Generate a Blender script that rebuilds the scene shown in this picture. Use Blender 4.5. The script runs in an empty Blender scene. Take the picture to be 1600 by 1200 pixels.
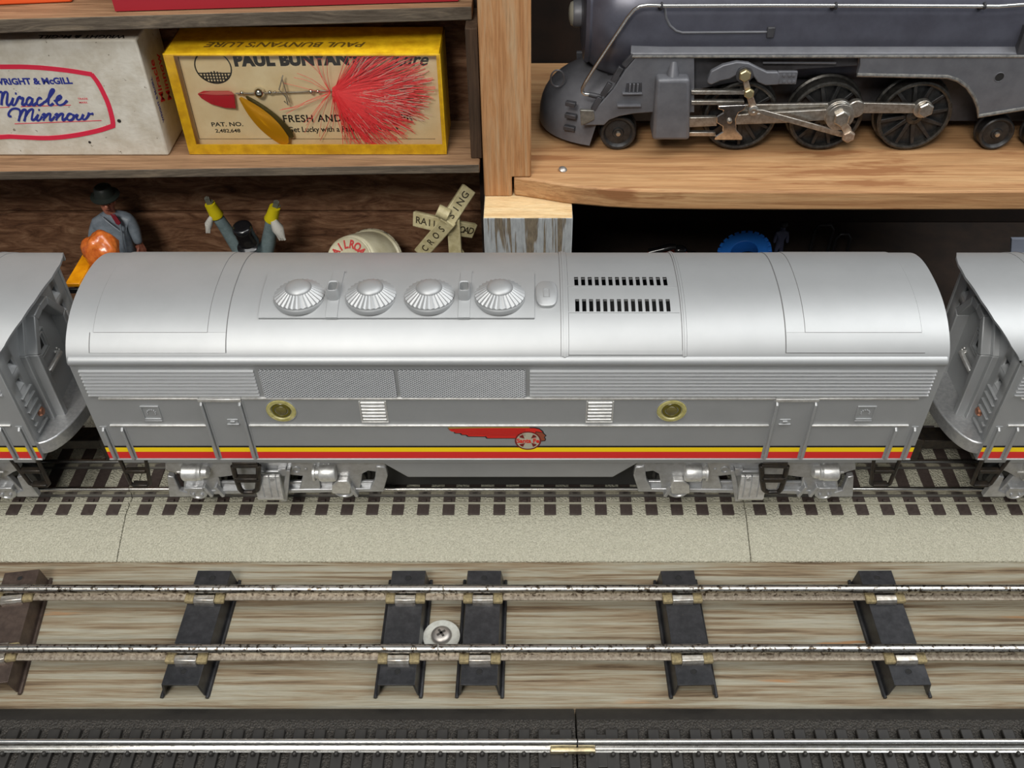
import bpy, bmesh, math, random
from math import sin, cos, tan, pi, atan, sqrt, radians
from mathutils import Vector, Matrix
V = Vector
S = 0.001                                   # the script thinks in millimetres, Blender gets metres
sc = bpy.context.scene
COL = sc.collection

# ------------------------------------------------------------------ camera, world, lights, exposure
FPX, PPX, CZ = 1500.0, 830.0, 316.0
TH = atan(1500.0 / 1620.0)
cam_d = bpy.data.cameras.new('camera')
cam = bpy.data.objects.new('camera', cam_d); COL.objects.link(cam)
cam.location = (0, 0, CZ * S)
cam.rotation_euler = (pi / 2 - TH, 0, 0)
cam_d.sensor_width = 36; cam_d.lens = FPX / 1600 * 36
cam_d.shift_x = (800 - PPX) / 1600
cam_d.clip_start = 0.01; cam_d.clip_end = 20
sc.camera = cam
sc.view_settings.view_transform = 'Standard'
sc.view_settings.look = 'None'
sc.view_settings.gamma = 1
sc.view_settings.use_curve_mapping = False
sc.view_settings.exposure = 0.0
w = bpy.data.worlds.new('world'); sc.world = w; w.use_nodes = True
bg = w.node_tree.nodes['Background']
bg.inputs[0].default_value = (0.86, 0.93, 1.0, 1); bg.inputs[1].default_value = 0.16

def area(name, loc, aim, sx, sy, power, col=(1, 1, 1)):
    l = bpy.data.lights.new(name, 'AREA'); l.shape = 'RECTANGLE'; l.size = sx; l.size_y = sy
    l.energy = power; l.color = col
    o = bpy.data.objects.new(name, l); COL.objects.link(o)
    o.location = loc
    d = V(aim) - V(loc)
    o.rotation_euler = d.to_track_quat('-Z', 'Y').to_euler()
    return o
area('ceiling_tube_light', (0.10, -0.20, 1.6), (0, 0.25, 0.05), 2.2, 0.7, 19, (1, 0.99, 0.96))
area('ceiling_tube_light', (0.75, 0.25, 1.1), (0.0, 0.27, 0.05), 0.8, 0.6, 6, (0.97, 0.99, 1))
area('room_lamp', (-0.28, -0.60, 1.0), (-0.1, 0.36, 0.09), 0.35, 0.25, 9, (1, 0.96, 0.9))

# ------------------------------------------------------------------ picture pixel -> point in the place
def ray(px, py):
    u = (px - PPX) / FPX; v = (py - 600) / FPX
    return V((u, cos(TH) - v * sin(TH), -sin(TH) - v * cos(TH)))
def atY(px, py, Y):
    r = ray(px, py); t = Y / r.y
    return V((r.x * t, Y, CZ + r.z * t))
def atZ(px, py, Z):
    r = ray(px, py); t = (Z - CZ) / r.z
    return V((r.x * t, r.y * t, Z))
def atX(px, py, X):
    r = ray(px, py); t = X / r.x
    return V((X, r.y * t, CZ + r.z * t))

# ------------------------------------------------------------------ materials
MATS = {}
def nt_of(name):
    m = bpy.data.materials.new(name); m.use_nodes = True
    nt = m.node_tree; b = nt.nodes['Principled BSDF']
    return m, nt, b
def N(nt, t, **kw):
    n = nt.nodes.new(t)
    for k, v in kw.items():
        if k in n.inputs.keys() if isinstance(k, str) else False: n.inputs[k].default_value = v
        else: setattr(n, k, v)
    return n
def coords(nt, scale=(1, 1, 1), rot=(0, 0, 0), kind='Object'):
    tc = nt.nodes.new('ShaderNodeTexCoord'); mp = nt.nodes.new('ShaderNodeMapping')
    mp.inputs['Scale'].default_value = tuple(1000 * s for s in scale)
    mp.inputs['Rotation'].default_value = rot
    nt.links.new(tc.outputs[kind], mp.inputs['Vector'])
    return mp.outputs['Vector']
def noise(nt, vec, scale, detail=4, rough=0.6, dist=0.0):
    n = nt.nodes.new('ShaderNodeTexNoise')
    n.inputs['Scale'].default_value = scale; n.inputs['Detail'].default_value = detail
    n.inputs['Roughness'].default_value = rough; n.inputs['Distortion'].default_value = dist
    nt.links.new(vec, n.inputs['Vector']); return n.outputs['Fac']
def ramp(nt, fac, stops, interp='LINEAR'):
    r = nt.nodes.new('ShaderNodeValToRGB'); r.color_ramp.interpolation = interp
    el = r.color_ramp.elements
    while len(el) < len(stops): el.new(0.5)
    for e, (p, c) in zip(el, stops):
        e.position = p; e.color = (*c, 1) if len(c) == 3 else c
    nt.links.new(fac, r.inputs['Fac']); return r.outputs['Color']
def mixc(nt, fac, a, b, mode='MIX'):
    m = nt.nodes.new('ShaderNodeMix'); m.data_type = 'RGBA'; m.blend_type = mode
    for i, x in ((0, fac), (6, a), (7, b)):
        if isinstance(x, (int, float)): m.inputs[i].default_value = x
        elif isinstance(x, tuple): m.inputs[i].default_value = (*x, 1)
        else: nt.links.new(x, m.inputs[i])
    return m.outputs[2]
def bump(nt, b, h, strength, dist):
    bp = nt.nodes.new('ShaderNodeBump'); bp.inputs['Strength'].default_value = strength
    bp.inputs['Distance'].default_value = dist * S
    nt.links.new(h, bp.inputs['Height']); nt.links.new(bp.outputs[0], b.inputs['Normal'])
def srgb(r, g, b):
    f = lambda c: (c / 255 / 12.92) if c <= 10 else ((c / 255 + 0.055) / 1.055) ** 2.4
    return (f(r), f(g), f(b))
def M(name, col, rough=0.5, metal=0.0, var=None, vscale=0.3, bumps=None, wear=None, coat=0.0, spec=0.5):
    """plain paint or metal; var = second colour mottled in by noise, wear = (colour, amount, scale) chipped spots"""
    if name in MATS: return MATS[name]
    m, nt, b = nt_of(name)
    b.inputs['Roughness'].default_value = rough; b.inputs['Metallic'].default_value = metal
    b.inputs['Base Color'].default_value = (*col, 1)
    b.inputs['Coat Weight'].default_value = coat
    b.inputs['Specular IOR Level'].default_value = spec
    c = None
    if var:
        vec = coords(nt)
        c = mixc(nt, ramp(nt, noise(nt, vec, vscale, 5, .65), [(.38, (0, 0, 0)), (.66, (1, 1, 1))]), col, var)
    if wear:
        vec = coords(nt)
        f = ramp(nt, noise(nt, vec, wear[2], 6, .7), [(1 - wear[1], (0, 0, 0)), (1 - wear[1] + .03, (1, 1, 1))])
        c = mixc(nt, f, c if c else col, wear[0])
    if c: nt.links.new(c, b.inputs['Base Color'])
    if bumps:
        vec = coords(nt)
        bump(nt, b, noise(nt, vec, bumps[0], 3, .6), bumps[1], bumps[2])
    MATS[name] = m
    return m
def wood(name, stops, stretch, scale=.25, rough=.75, fine=None, bstr=.4, dist=1.5, patch=None, spread=(.3, .7)):
    m, nt, b = nt_of(name)
    vec = coords(nt, stretch)
    n1 = noise(nt, vec, scale, 6, .65, dist)
    lo, hi = spread
    k = len(stops) - 1
    c = ramp(nt, n1, [(lo + (hi - lo) * i / k, s) for i, s in enumerate(stops)])
    n2 = noise(nt, vec, scale * 6, 5, .7)
    c = mixc(nt, .55, c, ramp(nt, n2, [(.25, (.35, .33, .3)), (.55, (.9, .9, .9)), (.75, (1, 1, 1))]), 'MULTIPLY')
    if patch:
        v2 = coords(nt, tuple(s for s in patch[1]))
        f = ramp(nt, noise(nt, v2, patch[2], 5, .6), [(patch[3], (0, 0, 0)), (patch[3] + .06, (1, 1, 1))])
        c = mixc(nt, f, c, patch[0])
    nt.links.new(c, b.inputs['Base Color'])
    b.inputs['Roughness'].default_value = rough
    b.inputs['Specular IOR Level'].default_value = .3
    bump(nt, b, n2, bstr, .35)
    MATS[name] = m
    return m

SILVER = M('silver_paint', (.42, .43, .435), .51, .55, var=(.40, .41, .415), vscale=.08, bumps=(1.2, .04, .1))
SILVER_SIDE = SILVER
TRUCKM = M('cast_silver_metal', (.50, .51, .52), .36, .6, var=(.40, .40, .40), vscale=.35, bumps=(.8, .15, .3))
SILVER_LIT = M('highlight_silver_paint', (.62, .63, .64), .40, .6)  # the silver paint lightened, putting louvre and mesh highlights into the colour
BRIGHT = M('bright_cast_metal', (.78, .78, .76), .4, .7, var=(.6, .59, .57), vscale=.5)
BLACKM = M('black_oxide_metal', (.022, .02, .018), .35, .4, var=(.05, .038, .028), vscale=.4)
BLACK = M('black_paint', (.012, .012, .013), .5)
DARK = M('dark_inside', (.01, .01, .01), .9)
YELLOW = M('yellow_stripe_paint', srgb(252, 214, 16), .4, wear=((.45, .45, .42), .27, .25))
RED = M('red_stripe_paint', srgb(216, 44, 40), .4, wear=((.5, .45, .42), .26, .3))
LOGO_RED = M('emblem_red', srgb(214, 42, 32), .4, wear=((.4, .4, .4), .28, .5))
LOGO_CREAM = M('emblem_cream', srgb(176, 172, 152), .5)
LOGO_DARK = M('emblem_maroon', srgb(112, 26, 24), .5)
LOGO_SKIN = M('emblem_brown', srgb(140, 72, 48), .5)
LENS = M('olive_yellow_plastic', srgb(182, 174, 116), .25, 0, var=srgb(150, 142, 80), vscale=.6, coat=.4)
LENS_DK = M('dark_olive_plastic', srgb(92, 84, 24), .3)
COPPER = M('copper_rivet_metal', (.45, .2, .12), .35, .8)
RAIL = M('tinplate_rail_metal', (.56, .54, .50), .27, 1.0, wear=((.10, .08, .06), .46, .6), bumps=(1.5, .1, .1))
RAILDK = M('weathered_rail_base', (.44, .39, .32), .5, .6, var=(.20, .16, .12), vscale=.8)
NICKEL = M('nickel_rail_metal', (.86, .85, .82), .2, 1.0, var=(.7, .69, .66), vscale=.3)
TIE = M('blackened_tie_metal', (.034, .035, .038), .36, .55, var=(.055, .055, .06), vscale=.3, wear=((.2, .15, .1), .3, .9))
TIE_BR = M('browned_tie_metal', (.07, .05, .042), .4, .5, var=(.11, .08, .065), vscale=.3)
FIBRE = M('tan_fibre', srgb(150, 136, 100), .85, var=srgb(112, 100, 72), vscale=.9)
STEEL = M('worn_steel', (.55, .53, .49), .34, .9, var=(.34, .3, .25), vscale=.5)
SCREWM = M('dull_zinc', (.42, .39, .36), .42, .8)
WASHM = M('grey_zinc', (.60, .61, .56), .5, .45, var=(.5, .5, .45), vscale=.5)
PLASTIC_TIE = M('brown_black_plastic', srgb(58, 47, 44), .6, var=srgb(72, 62, 57), vscale=.6)
BLK_PLASTIC = M('black_grey_plastic', srgb(34, 32, 30), .55, var=srgb(42, 40, 37), vscale=.3)
CAST_GREY = M('grey_enamel', srgb(104, 105, 110), .45, .2, var=srgb(92, 93, 98), vscale=.12, wear=((.32, .31, .29), .29, .22))
CAST_DK = M('dark_grey_enamel', srgb(66, 66, 70), .5, .15, var=srgb(54, 54, 57), vscale=.2)
WHEELM = M('dark_wheel_metal', srgb(46, 46, 47), .42, .5, var=srgb(66, 66, 66), vscale=.4)
TYRE = M('worn_wheel_rim', srgb(84, 82, 78), .4, .7, var=srgb(50, 49, 47), vscale=.5)
BRASS = M('dull_brass', (.42, .36, .2), .35, .8)
HEADL = M('cloudy_lens', srgb(150, 146, 132), .35)
CARD_W = M('worn_white_card', srgb(205, 200, 188), .8, var=srgb(186, 178, 162), vscale=.12, wear=(srgb(112, 102, 86), .35, .30), bumps=(.35, .5, .4))
CARD_Y = M('yellow_card', srgb(255, 208, 30), .55, var=srgb(226, 172, 14), vscale=.2)
CARD_C = M('cream_card', srgb(248, 232, 196), .75, var=srgb(238, 216, 174), vscale=.06)
CARD_R = M('red_card', srgb(160, 26, 40), .6, wear=(srgb(150, 110, 100), .28, .3))
CARD_O = M('orange_card', srgb(226, 88, 34), .6, wear=(srgb(220, 190, 140), .26, .3))
INK_BLUE = M('blue_ink', srgb(32, 44, 128), .7)
INK_RED = M('red_ink', srgb(206, 32, 64), .7, wear=(srgb(214, 170, 160), .29, .6))
INK_BLACK = M('black_ink', srgb(30, 26, 24), .7)
SUIT = M('grey_figure_paint', srgb(132, 142, 152), .45, var=srgb(110, 120, 130), vscale=.35, wear=(srgb(52, 54, 56), .3, .5))
SUIT2 = M('grey_green_figure_paint', srgb(118, 134, 136), .4, var=srgb(98, 114, 116), vscale=.35)
SKIN = M('pink_figure_paint', srgb(196, 128, 104), .45, var=srgb(160, 92, 72), vscale=.6)
HATM = M('dark_green_hat_paint', srgb(40, 46, 42), .5)
HATB = M('glossy_black_paint', srgb(22, 22, 24), .22, coat=.5, wear=(srgb(110, 110, 112), .29, .5))
TIE_RED = M('maroon_tie_paint', srgb(124, 24, 40), .5)
FIG_Y = M('yellow_figure_paint', srgb(214, 196, 18), .5, wear=(srgb(150, 150, 130), .3, .8))
FIG_W = M('white_figure_paint', srgb(206, 204, 196), .4, wear=(srgb(70, 74, 78), .38, .7))
ORANGE = M('orange_glossy_paint', srgb(206, 112, 48), .25, var=srgb(170, 78, 30), vscale=.35, coat=.3, wear=(srgb(80, 44, 28), .3, .5))
TOY_Y = M('yellow_orange_paint', srgb(226, 150, 12), .4, var=srgb(206, 128, 8), vscale=.3)
CREAM = M('cream_cast_paint', srgb(200, 190, 150), .5, var=srgb(172, 160, 118), vscale=.3)
TIN = M('cream_tin_paint', srgb(196, 190, 164), .35, var=srgb(172, 164, 134), vscale=.12, wear=(srgb(84, 78, 60), .3, .6))
INK_TIN = M('red_tin_ink', srgb(176, 44, 42), .5)
REDTOY = M('orange_red_toy', srgb(196, 66, 32), .4)
BLUETOY = M('blue_rubber', srgb(40, 120, 220), .45)
DARKTOY = M('dark_toy_metal', srgb(46, 46, 48), .3, .5)
FIBER = M('red_dyed_hair', srgb(255, 66, 76), .6)
FIBER_W = M('pale_hair', srgb(240, 206, 196), .6)
GOLD = M('gold_yellow_spoon', srgb(228, 164, 24), .25, .3)
SPOON_ED = M('olive_spoon_edge', srgb(104, 92, 52), .3, .6)
GREYCARD = M('pale_grey_panel', srgb(120, 126, 140), .6)

def clear_film():
    m = bpy.data.materials.new('clear_film'); m.use_nodes = True
    nt = m.node_tree; nt.nodes.clear()
    out = nt.nodes.new('ShaderNodeOutputMaterial'); mx = nt.nodes.new('ShaderNodeMixShader')
    tr = nt.nodes.new('ShaderNodeBsdfTransparent'); gl = nt.nodes.new('ShaderNodeBsdfGlossy')
    tr.inputs[0].default_value = (.97, .96, .93, 1); gl.inputs['Roughness'].default_value = .12
    fr = nt.nodes.new('ShaderNodeFresnel'); fr.inputs[0].default_value = 1.3
    nt.links.new(fr.outputs[0], mx.inputs[0]); nt.links.new(tr.outputs[0], mx.inputs[1]); nt.links.new(gl.outputs[0], mx.inputs[2])
    nt.links.new(mx.outputs[0], out.inputs[0]); return m
FILM = clear_film()

BOARD = wood('weathered_grey_board', [srgb(98, 82, 64), srgb(134, 117, 94), srgb(150, 142, 122), srgb(160, 156, 140)], (.03, 1, 1), .42, .85, bstr=.5, dist=.35, spread=(.36, .60),
             patch=(srgb(156, 118, 82), (.04, .5, .5), .30, .64))
BACKW = wood('dark_brown_boards', [srgb(66, 42, 27), srgb(108, 74, 52), srgb(138, 102, 76), srgb(160, 126, 98)], (.25, 1, 1), .16, .8, bstr=.8)
PINE = wood('pine_shelf_wood', [srgb(158, 112, 74), srgb(190, 146, 102), srgb(208, 168, 122)], (.04, 1, 1), .2, .6, bstr=.35, patch=(srgb(150, 104, 68), (.08, .6, .6), .16, .58))
PINE_V = wood('aged_pine_post', [srgb(160, 108, 66), srgb(186, 138, 94), srgb(188, 156, 120)], (1, 1, .05), .22, .6, bstr=.4)
OLDSH = wood('old_dark_shelf_wood', [srgb(110, 82, 58), srgb(150, 116, 86), srgb(176, 142, 108)], (.06, 1, 1), .2, .8, bstr=.4)
OLDEDGE = wood('grey_worn_edge', [srgb(70, 60, 50), srgb(100, 90, 78), srgb(130, 116, 98)], (.08, 1, 1), .3, .85, bstr=.5)
OLDSIDE = wood('dark_panel_wood', [srgb(50, 38, 28), srgb(76, 58, 44), srgb(96, 76, 58)], (1, 1, .06), .2, .8, bstr=.4)
ENDGR = wood('fresh_sawn_pine', [srgb(206, 168, 118), srgb(228, 198, 150), srgb(236, 212, 168)], (.10, .9, 1), .35, .7, bstr=.3)

def peeling():
    m, nt, b = nt_of('peeling_grey_paint')
    vec = coords(nt, (1, 1, .05))
    f = ramp(nt, noise(nt, vec, .28, 4, .6, .6), [(.46, (0, 0, 0)), (.5, (1, 1, 1))])
    v2 = coords(nt, (1, 1, .2))
    a = mixc(nt, ramp(nt, noise(nt, v2, .9, 5, .7), [(.3, (0, 0, 0)), (.7, (1, 1, 1))]), srgb(84, 74, 62), srgb(134, 122, 102))
    p = mixc(nt, ramp(nt, noise(nt, v2, .8, 5, .7), [(.35, (0, 0, 0)), (.7, (1, 1, 1))]), srgb(146, 150, 152), srgb(172, 176, 178))
    nt.links.new(mixc(nt, f, a, p), b.inputs['Base Color']); b.inputs['Roughness'].default_value = .8
    bump(nt, b, f, .5, .3); return m
PEEL = peeling()
def ballast(name, c1, c2, c3, sc_, bs, bd):
    m, nt, b = nt_of(name)
    vec = coords(nt)
    vo = nt.nodes.new('ShaderNodeTexVoronoi'); vo.inputs['Scale'].default_value = sc_
    nt.links.new(vec, vo.inputs['Vector'])
    n1 = noise(nt, vec, sc_ * 1.6, 3, .7)
    c = ramp(nt, n1, [(.3, c1), (.52, c2), (.75, c3)])
    nt.links.new(c, b.inputs['Base Color']); b.inputs['Roughness'].default_value = .62
    mm = nt.nodes.new('ShaderNodeMath'); mm.operation = 'MULTIPLY_ADD'; mm.inputs[1].default_value = -1.6
    nt.links.new(vo.outputs['Distance'], mm.inputs[0]); nt.links.new(n1, mm.inputs[2])
    bump(nt, b, mm.outputs[0], bs, bd); return m
BALLAST = ballast('grey_beige_ballast', srgb(168, 165, 147), srgb(190, 187, 168), srgb(208, 205, 188), 1.2, .75, .8)
BALL_BLK = ballast('black_ballast', srgb(26, 25, 23), srgb(48, 45, 41), srgb(88, 82, 74), 1.4, .7, .5)

# ------------------------------------------------------------------ mesh builder, in millimetres
class MB:
    def __init__(s): s.bm = bmesh.new(); s.mi = 0
    def face(s, vs):
        try:
            f = s.bm.faces.new(vs); f.material_index = s.mi; return f
        except ValueError: return None
    def poly(s, pts): return s.face([s.bm.verts.new(p) for p in pts])
    def hull8(s, a, b):
        """two rings of points of equal count joined into a solid"""
        A = [s.bm.verts.new(p) for p in a]; B = [s.bm.verts.new(p) for p in b]; n = len(A)
        s.face(A[::-1]); s.face(B)
        for i in range(n): s.face([A[i], A[(i + 1) % n], B[(i + 1) % n], B[i]])
    def box(s, x0, x1, y0, y1, z0, z1):
        s.hull8([(x0, y0, z0), (x1, y0, z0), (x1, y1, z0), (x0, y1, z0)], [(x0, y0, z1), (x1, y0, z1), (x1, y1, z1), (x0, y1, z1)])
    def obox(s, c, ax, ay, az, hx, hy, hz):
        c = V(c); ax = V(ax) * hx; ay = V(ay) * hy; az = V(az) * hz
        q = [c - ax - ay, c + ax - ay, c + ax + ay, c - ax + ay]
        s.hull8([p - az for p in q], [p + az for p in q])
    def prism(s, pts, plane, a0, a1):
        f = {'xz': lambda p, a: (p[0], a, p[1]), 'yz': lambda p, a: (a, p[0], p[1]), 'xy': lambda p, a: (p[0], p[1], a)}[plane]
        s.hull8([f(p, a0) for p in pts], [f(p, a1) for p in pts])
    def ring(s, c, ax, r, n, e1=None, ph=0):
        ax = V(ax).normalized()
        e1 = V(e1) if e1 else (V((0, 0, 1)) if abs(ax.z) < .9 else V((1, 0, 0)))
        e1 = (e1 - ax * e1.dot(ax)).normalized(); e2 = ax.cross(e1)
        rr = r if callable(r) else (lambda a: r)
        return [V(c) + (e1 * cos(2 * pi * i / n + ph) + e2 * sin(2 * pi * i / n + ph)) * rr(i) for i in range(n)]
    def lathe(s, c, ax, prof, n=32, cap=True, e1=None):
        """prof = [(radius, distance along axis)]; radius may be a function of the index around"""
        ax = V(ax).normalized(); rings = []
        for r, t in prof:
            if not callable(r) and r < 1e-6: rings.append([s.bm.verts.new(V(c) + ax * t)])
            else: rings.append([s.bm.verts.new(p) for p in s.ring(V(c) + ax * t, ax, r, n, e1)])
        for A, B in zip(rings, rings[1:]):
            for i in range(n):
                j = (i + 1) % n
                q = ([A[0]] if len(A) == 1 else [A[i], A[j]]) + ([B[0]] if len(B) == 1 else [B[j], B[i]])
                if len(q) > 2: s.face(q)
        if cap:
            if len(rings[0]) > 1: s.face(rings[0][::-1])
            if len(rings[-1]) > 1: s.face(rings[-1])
    def cyl(s, p0, p1, r0, r1=None, n=20):
        p0 = V(p0); p1 = V(p1)
        s.lathe(p0, p1 - p0, [(r0, 0), (r0 if r1 is None else r1, (p1 - p0).length)], n)
    def tube(s, pts, r, n=8, closed=False):
        pts = [V(p) for p in pts]; m = len(pts); rings = []; e = None
        for i, p in enumerate(pts):
            a = pts[(i - 1) % m] if (closed or i > 0) else p
            b = pts[(i + 1) % m] if (closed or i < m - 1) else p
            t = (b - a).normalized()
            if e is None: e = V((0, 0, 1)) if abs(t.z) < .9 else V((1, 0, 0))
            e = (e - t * e.dot(t)).normalized()
            rr = r[i] if isinstance(r, (list, tuple)) else r
            rings.append([s.bm.verts.new(q) for q in s.ring(p, t, rr, n, e)])
        for k in range(m if closed else m - 1):
            A, B = rings[k], rings[(k + 1) % m]
            for i in range(n): s.face([A[i], A[(i + 1) % n], B[(i + 1) % n], B[i]])
        if not closed: s.face(rings[0][::-1]); s.face(rings[-1])
    def ball(s, c, rx, ry=None, rz=None, n=20, m=12, zlo=-1):
        ry = ry or rx; rz = rz or rx; rows = []
        a0 = math.asin(max(-1, zlo))
        for j in range(m + 1):
            a = a0 + (pi / 2 - a0) * j / m
            if abs(cos(a)) < 1e-5: rows.append([s.bm.verts.new(V(c) + V((0, 0, rz * sin(a))))])
            else: rows.append([s.bm.verts.new(V(c) + V((rx * cos(a) * cos(2 * pi * i / n), ry * cos(a) * sin(2 * pi * i / n), rz * sin(a)))) for i in range(n)])
        for A, B in zip(rows, rows[1:]):
            for i in range(n):
                j = (i + 1) % n
                q = ([A[0]] if len(A) == 1 else [A[i], A[j]]) + ([B[0]] if len(B) == 1 else [B[j], B[i]])
                if len(q) > 2: s.face(q)
        if len(rows[0]) > 1: s.face(rows[0][::-1])
    def stroke(s, pts, wd, nrm, th=.12):
        """flat ribbon of ink along pts, lying in the plane with normal nrm"""
        pts = [V(p) for p in pts]; nrm = V(nrm).normalized(); L = []; R = []
        for i, p in enumerate(pts):
            t = (pts[min(i + 1, len(pts) - 1)] - pts[max(i - 1, 0)]).normalized()
            sd = nrm.cross(t)
            ww = wd[i] if isinstance(wd, (list, tuple)) else wd
            L.append(p + sd * ww / 2); R.append(p - sd * ww / 2)
        s.nst = getattr(s, 'nst', 0) + 1; h0 = th + .012 * (s.nst % 7); lo = nrm * .0
        rows = [[s.bm.verts.new(q) for q in (L[i], R[i], R[i] + nrm * (h0 + .003 * i), L[i] + nrm * (h0 + .003 * i))] for i in range(len(pts))]
        for A, B in zip(rows, rows[1:]):
            for k in (1, 2, 3): s.face([A[k], A[(k + 1) % 4], B[(k + 1) % 4], B[k]])
        s.face(rows[0][::-1]); s.face(rows[-1])
    def text(s, body, org, xd, yd, size, ext=.06, bold=0.0, shear=0.0, align='CENTER', sx=1.0, spacing=1.0):
        cu = bpy.data.curves.new('txt', 'FONT'); cu.body = body; cu.size = 1; cu.offset = bold; cu.shear = shear
        cu.align_x = align; cu.align_y = 'CENTER'; cu.resolution_u = 3; cu.space_character = spacing
        o = bpy.data.objects.new('txt', cu)
        me = o.to_mesh()
        xd = V(xd).normalized(); yd = V(yd); yd = (yd - xd * yd.dot(xd)).normalized(); nd = xd.cross(yd)
        g = lambda v, k: V(org) + xd * v.x * size * sx + yd * v.y * size + nd * k
        top = [s.bm.verts.new(g(v.co, ext)) for v in me.vertices]
        bot = [s.bm.verts.new(g(v.co, 0)) for v in me.vertices]
        cnt = {}
        for p in me.polygons:
            vs = list(p.vertices)
            s.face([top[i] for i in vs])
            for i in range(len(vs)):
                a, b = vs[i], vs[(i + 1) % len(vs)]
                cnt.setdefault((min(a, b), max(a, b)), []).append((a, b))
        for k, l in cnt.items():
            if len(l) == 1: a, b = l[0]; s.face([top[b], top[a], bot[a], bot[b]])
        o.to_mesh_clear(); bpy.data.objects.remove(o); bpy.data.curves.remove(cu)
    def add(s, verts, faces, mis=None):
        vs = [s.bm.verts.new(v) for v in verts]
        for k, f in enumerate(faces):
            ff = s.face([vs[i] for i in f])
            if ff and mis: ff.material_index = mis[k]
    def tf(s, mat):
        s.bm.transform(mat)
        if mat.to_3x3().determinant() < 0: bmesh.ops.reverse_faces(s.bm, faces=s.bm.faces[:])
        return s

ORG = {}
def thing(name, label, cat, loc=(0, 0, 0), group=None):
    o = bpy.data.objects.new(name, None); COL.objects.link(o); o.empty_display_size = .01
    o.location = V(loc) * S; o['label'] = label; o['category'] = cat
    if group: o['group'] = group
    ORG[o.name] = V(loc); return o
def obj(name, mb, mats, parent=None, bevel=0, smooth=35, label=None, kind=None, seg=2, loc=None):
    me = bpy.data.meshes.new(name)
    bmesh.ops.recalc_face_normals(mb.bm, faces=mb.bm.faces[:])
    org = ORG[parent.name] if parent else V(loc or (0, 0, 0))
    for v in mb.bm.verts: v.co = (v.co - org) * S
    mb.bm.to_mesh(me); mb.bm.free()
    for m in (mats if isinstance(mats, (list, tuple)) else [mats]): me.materials.append(m)
    if smooth:
        me.shade_smooth(); me.set_sharp_from_angle(angle=radians(smooth))
    o = bpy.data.objects.new(name, me); COL.objects.link(o)
    if parent: o.parent = parent
    else: o.location = org * S
    ORG[o.name] = org
    if bevel:
        b = o.modifiers.new('bevel', 'BEVEL'); b.width = bevel * S; b.segments = seg; b.limit_method = 'ANGLE'; b.angle_limit = radians(40)
    if label: o['label'] = label
    if kind: o['kind'] = kind
    return o
def tag(o, label, cat, group=None):
    o['label'] = label; o['category'] = cat
    if group: o['group'] = group
    return o
def struct(name, mb, mats, bevel=0):
    o = obj(name, mb, mats, bevel=bevel); o['kind'] = 'structure'; return o
def dup(o, dx, parent, label=None):
    """copy a part (with its sub-parts) shifted by dx millimetres"""
    c = o.copy(); COL.objects.link(c); c.parent = parent
    c.location = o.location + V(dx) * S
    for ch in list(o.children):
        k = ch.copy(); COL.objects.link(k); k.parent = c
    return c
def skin(joints, edges, sub=2):
    """grow one continuous body from joints {name: (point, radius)}"""
    me = bpy.data.meshes.new('skin'); names = list(joints)
    me.from_pydata([V(joints[n][0]) for n in names], [(names.index(a), names.index(b)) for a, b in edges], [])
    o = bpy.data.objects.new('skin', me); COL.objects.link(o)
    md = o.modifiers.new('skin', 'SKIN')
    for i, n in enumerate(names):
        r = joints[n][1]; me.skin_vertices[0].data[i].radius = r if isinstance(r, tuple) else (r, r)
        me.skin_vertices[0].data[i].use_root = (i == 0)
    sb = o.modifiers.new('sub', 'SUBSURF'); sb.levels = sub; sb.render_levels = sub
    dg = bpy.context.evaluated_depsgraph_get(); ev = o.evaluated_get(dg); m2 = ev.to_mesh()
    out = ([v.co.copy() for v in m2.vertices], [list(p.vertices) for p in m2.polygons])
    ev.to_mesh_clear(); bpy.data.objects.remove(o)
    return out
R = random.Random(7)
#==SECTIONS==
# ------------------------------------------------------------------ the setting
mb = MB(); mb.box(-430, 430, 60, 341, -22, 0)
tag(obj('plank', mb, BOARD, loc=(0, 200, 0)), 'weathered grey wooden plank that carries all three toy tracks', 'board')

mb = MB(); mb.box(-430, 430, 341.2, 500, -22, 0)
struct('floor', mb, M('shaded_cupboard_floor', srgb(44, 31, 22), .9, var=srgb(30, 21, 15), vscale=.08))  # colour darkened to paint in the shade on the cupboard floor
mb = MB()
mb.box(-420, -22, 409, 417, 54.5, 260)
mb.hull8([(-420, 406.5, 0), (-22, 406.5, 0), (-22, 415, 0), (-420, 415, 0)], [(-420, 407.5, 54), (-22, 407.5, 54), (-22, 415, 54), (-420, 415, 54)])
struct('wall_back', mb, BACKW, bevel=.8)
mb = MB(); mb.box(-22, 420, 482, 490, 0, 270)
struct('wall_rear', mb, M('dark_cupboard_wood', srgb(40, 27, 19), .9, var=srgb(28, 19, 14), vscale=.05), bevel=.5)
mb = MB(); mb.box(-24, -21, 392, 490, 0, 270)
struct('wall_left', mb, M('dark_cupboard_wood', srgb(40, 27, 19)))

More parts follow.
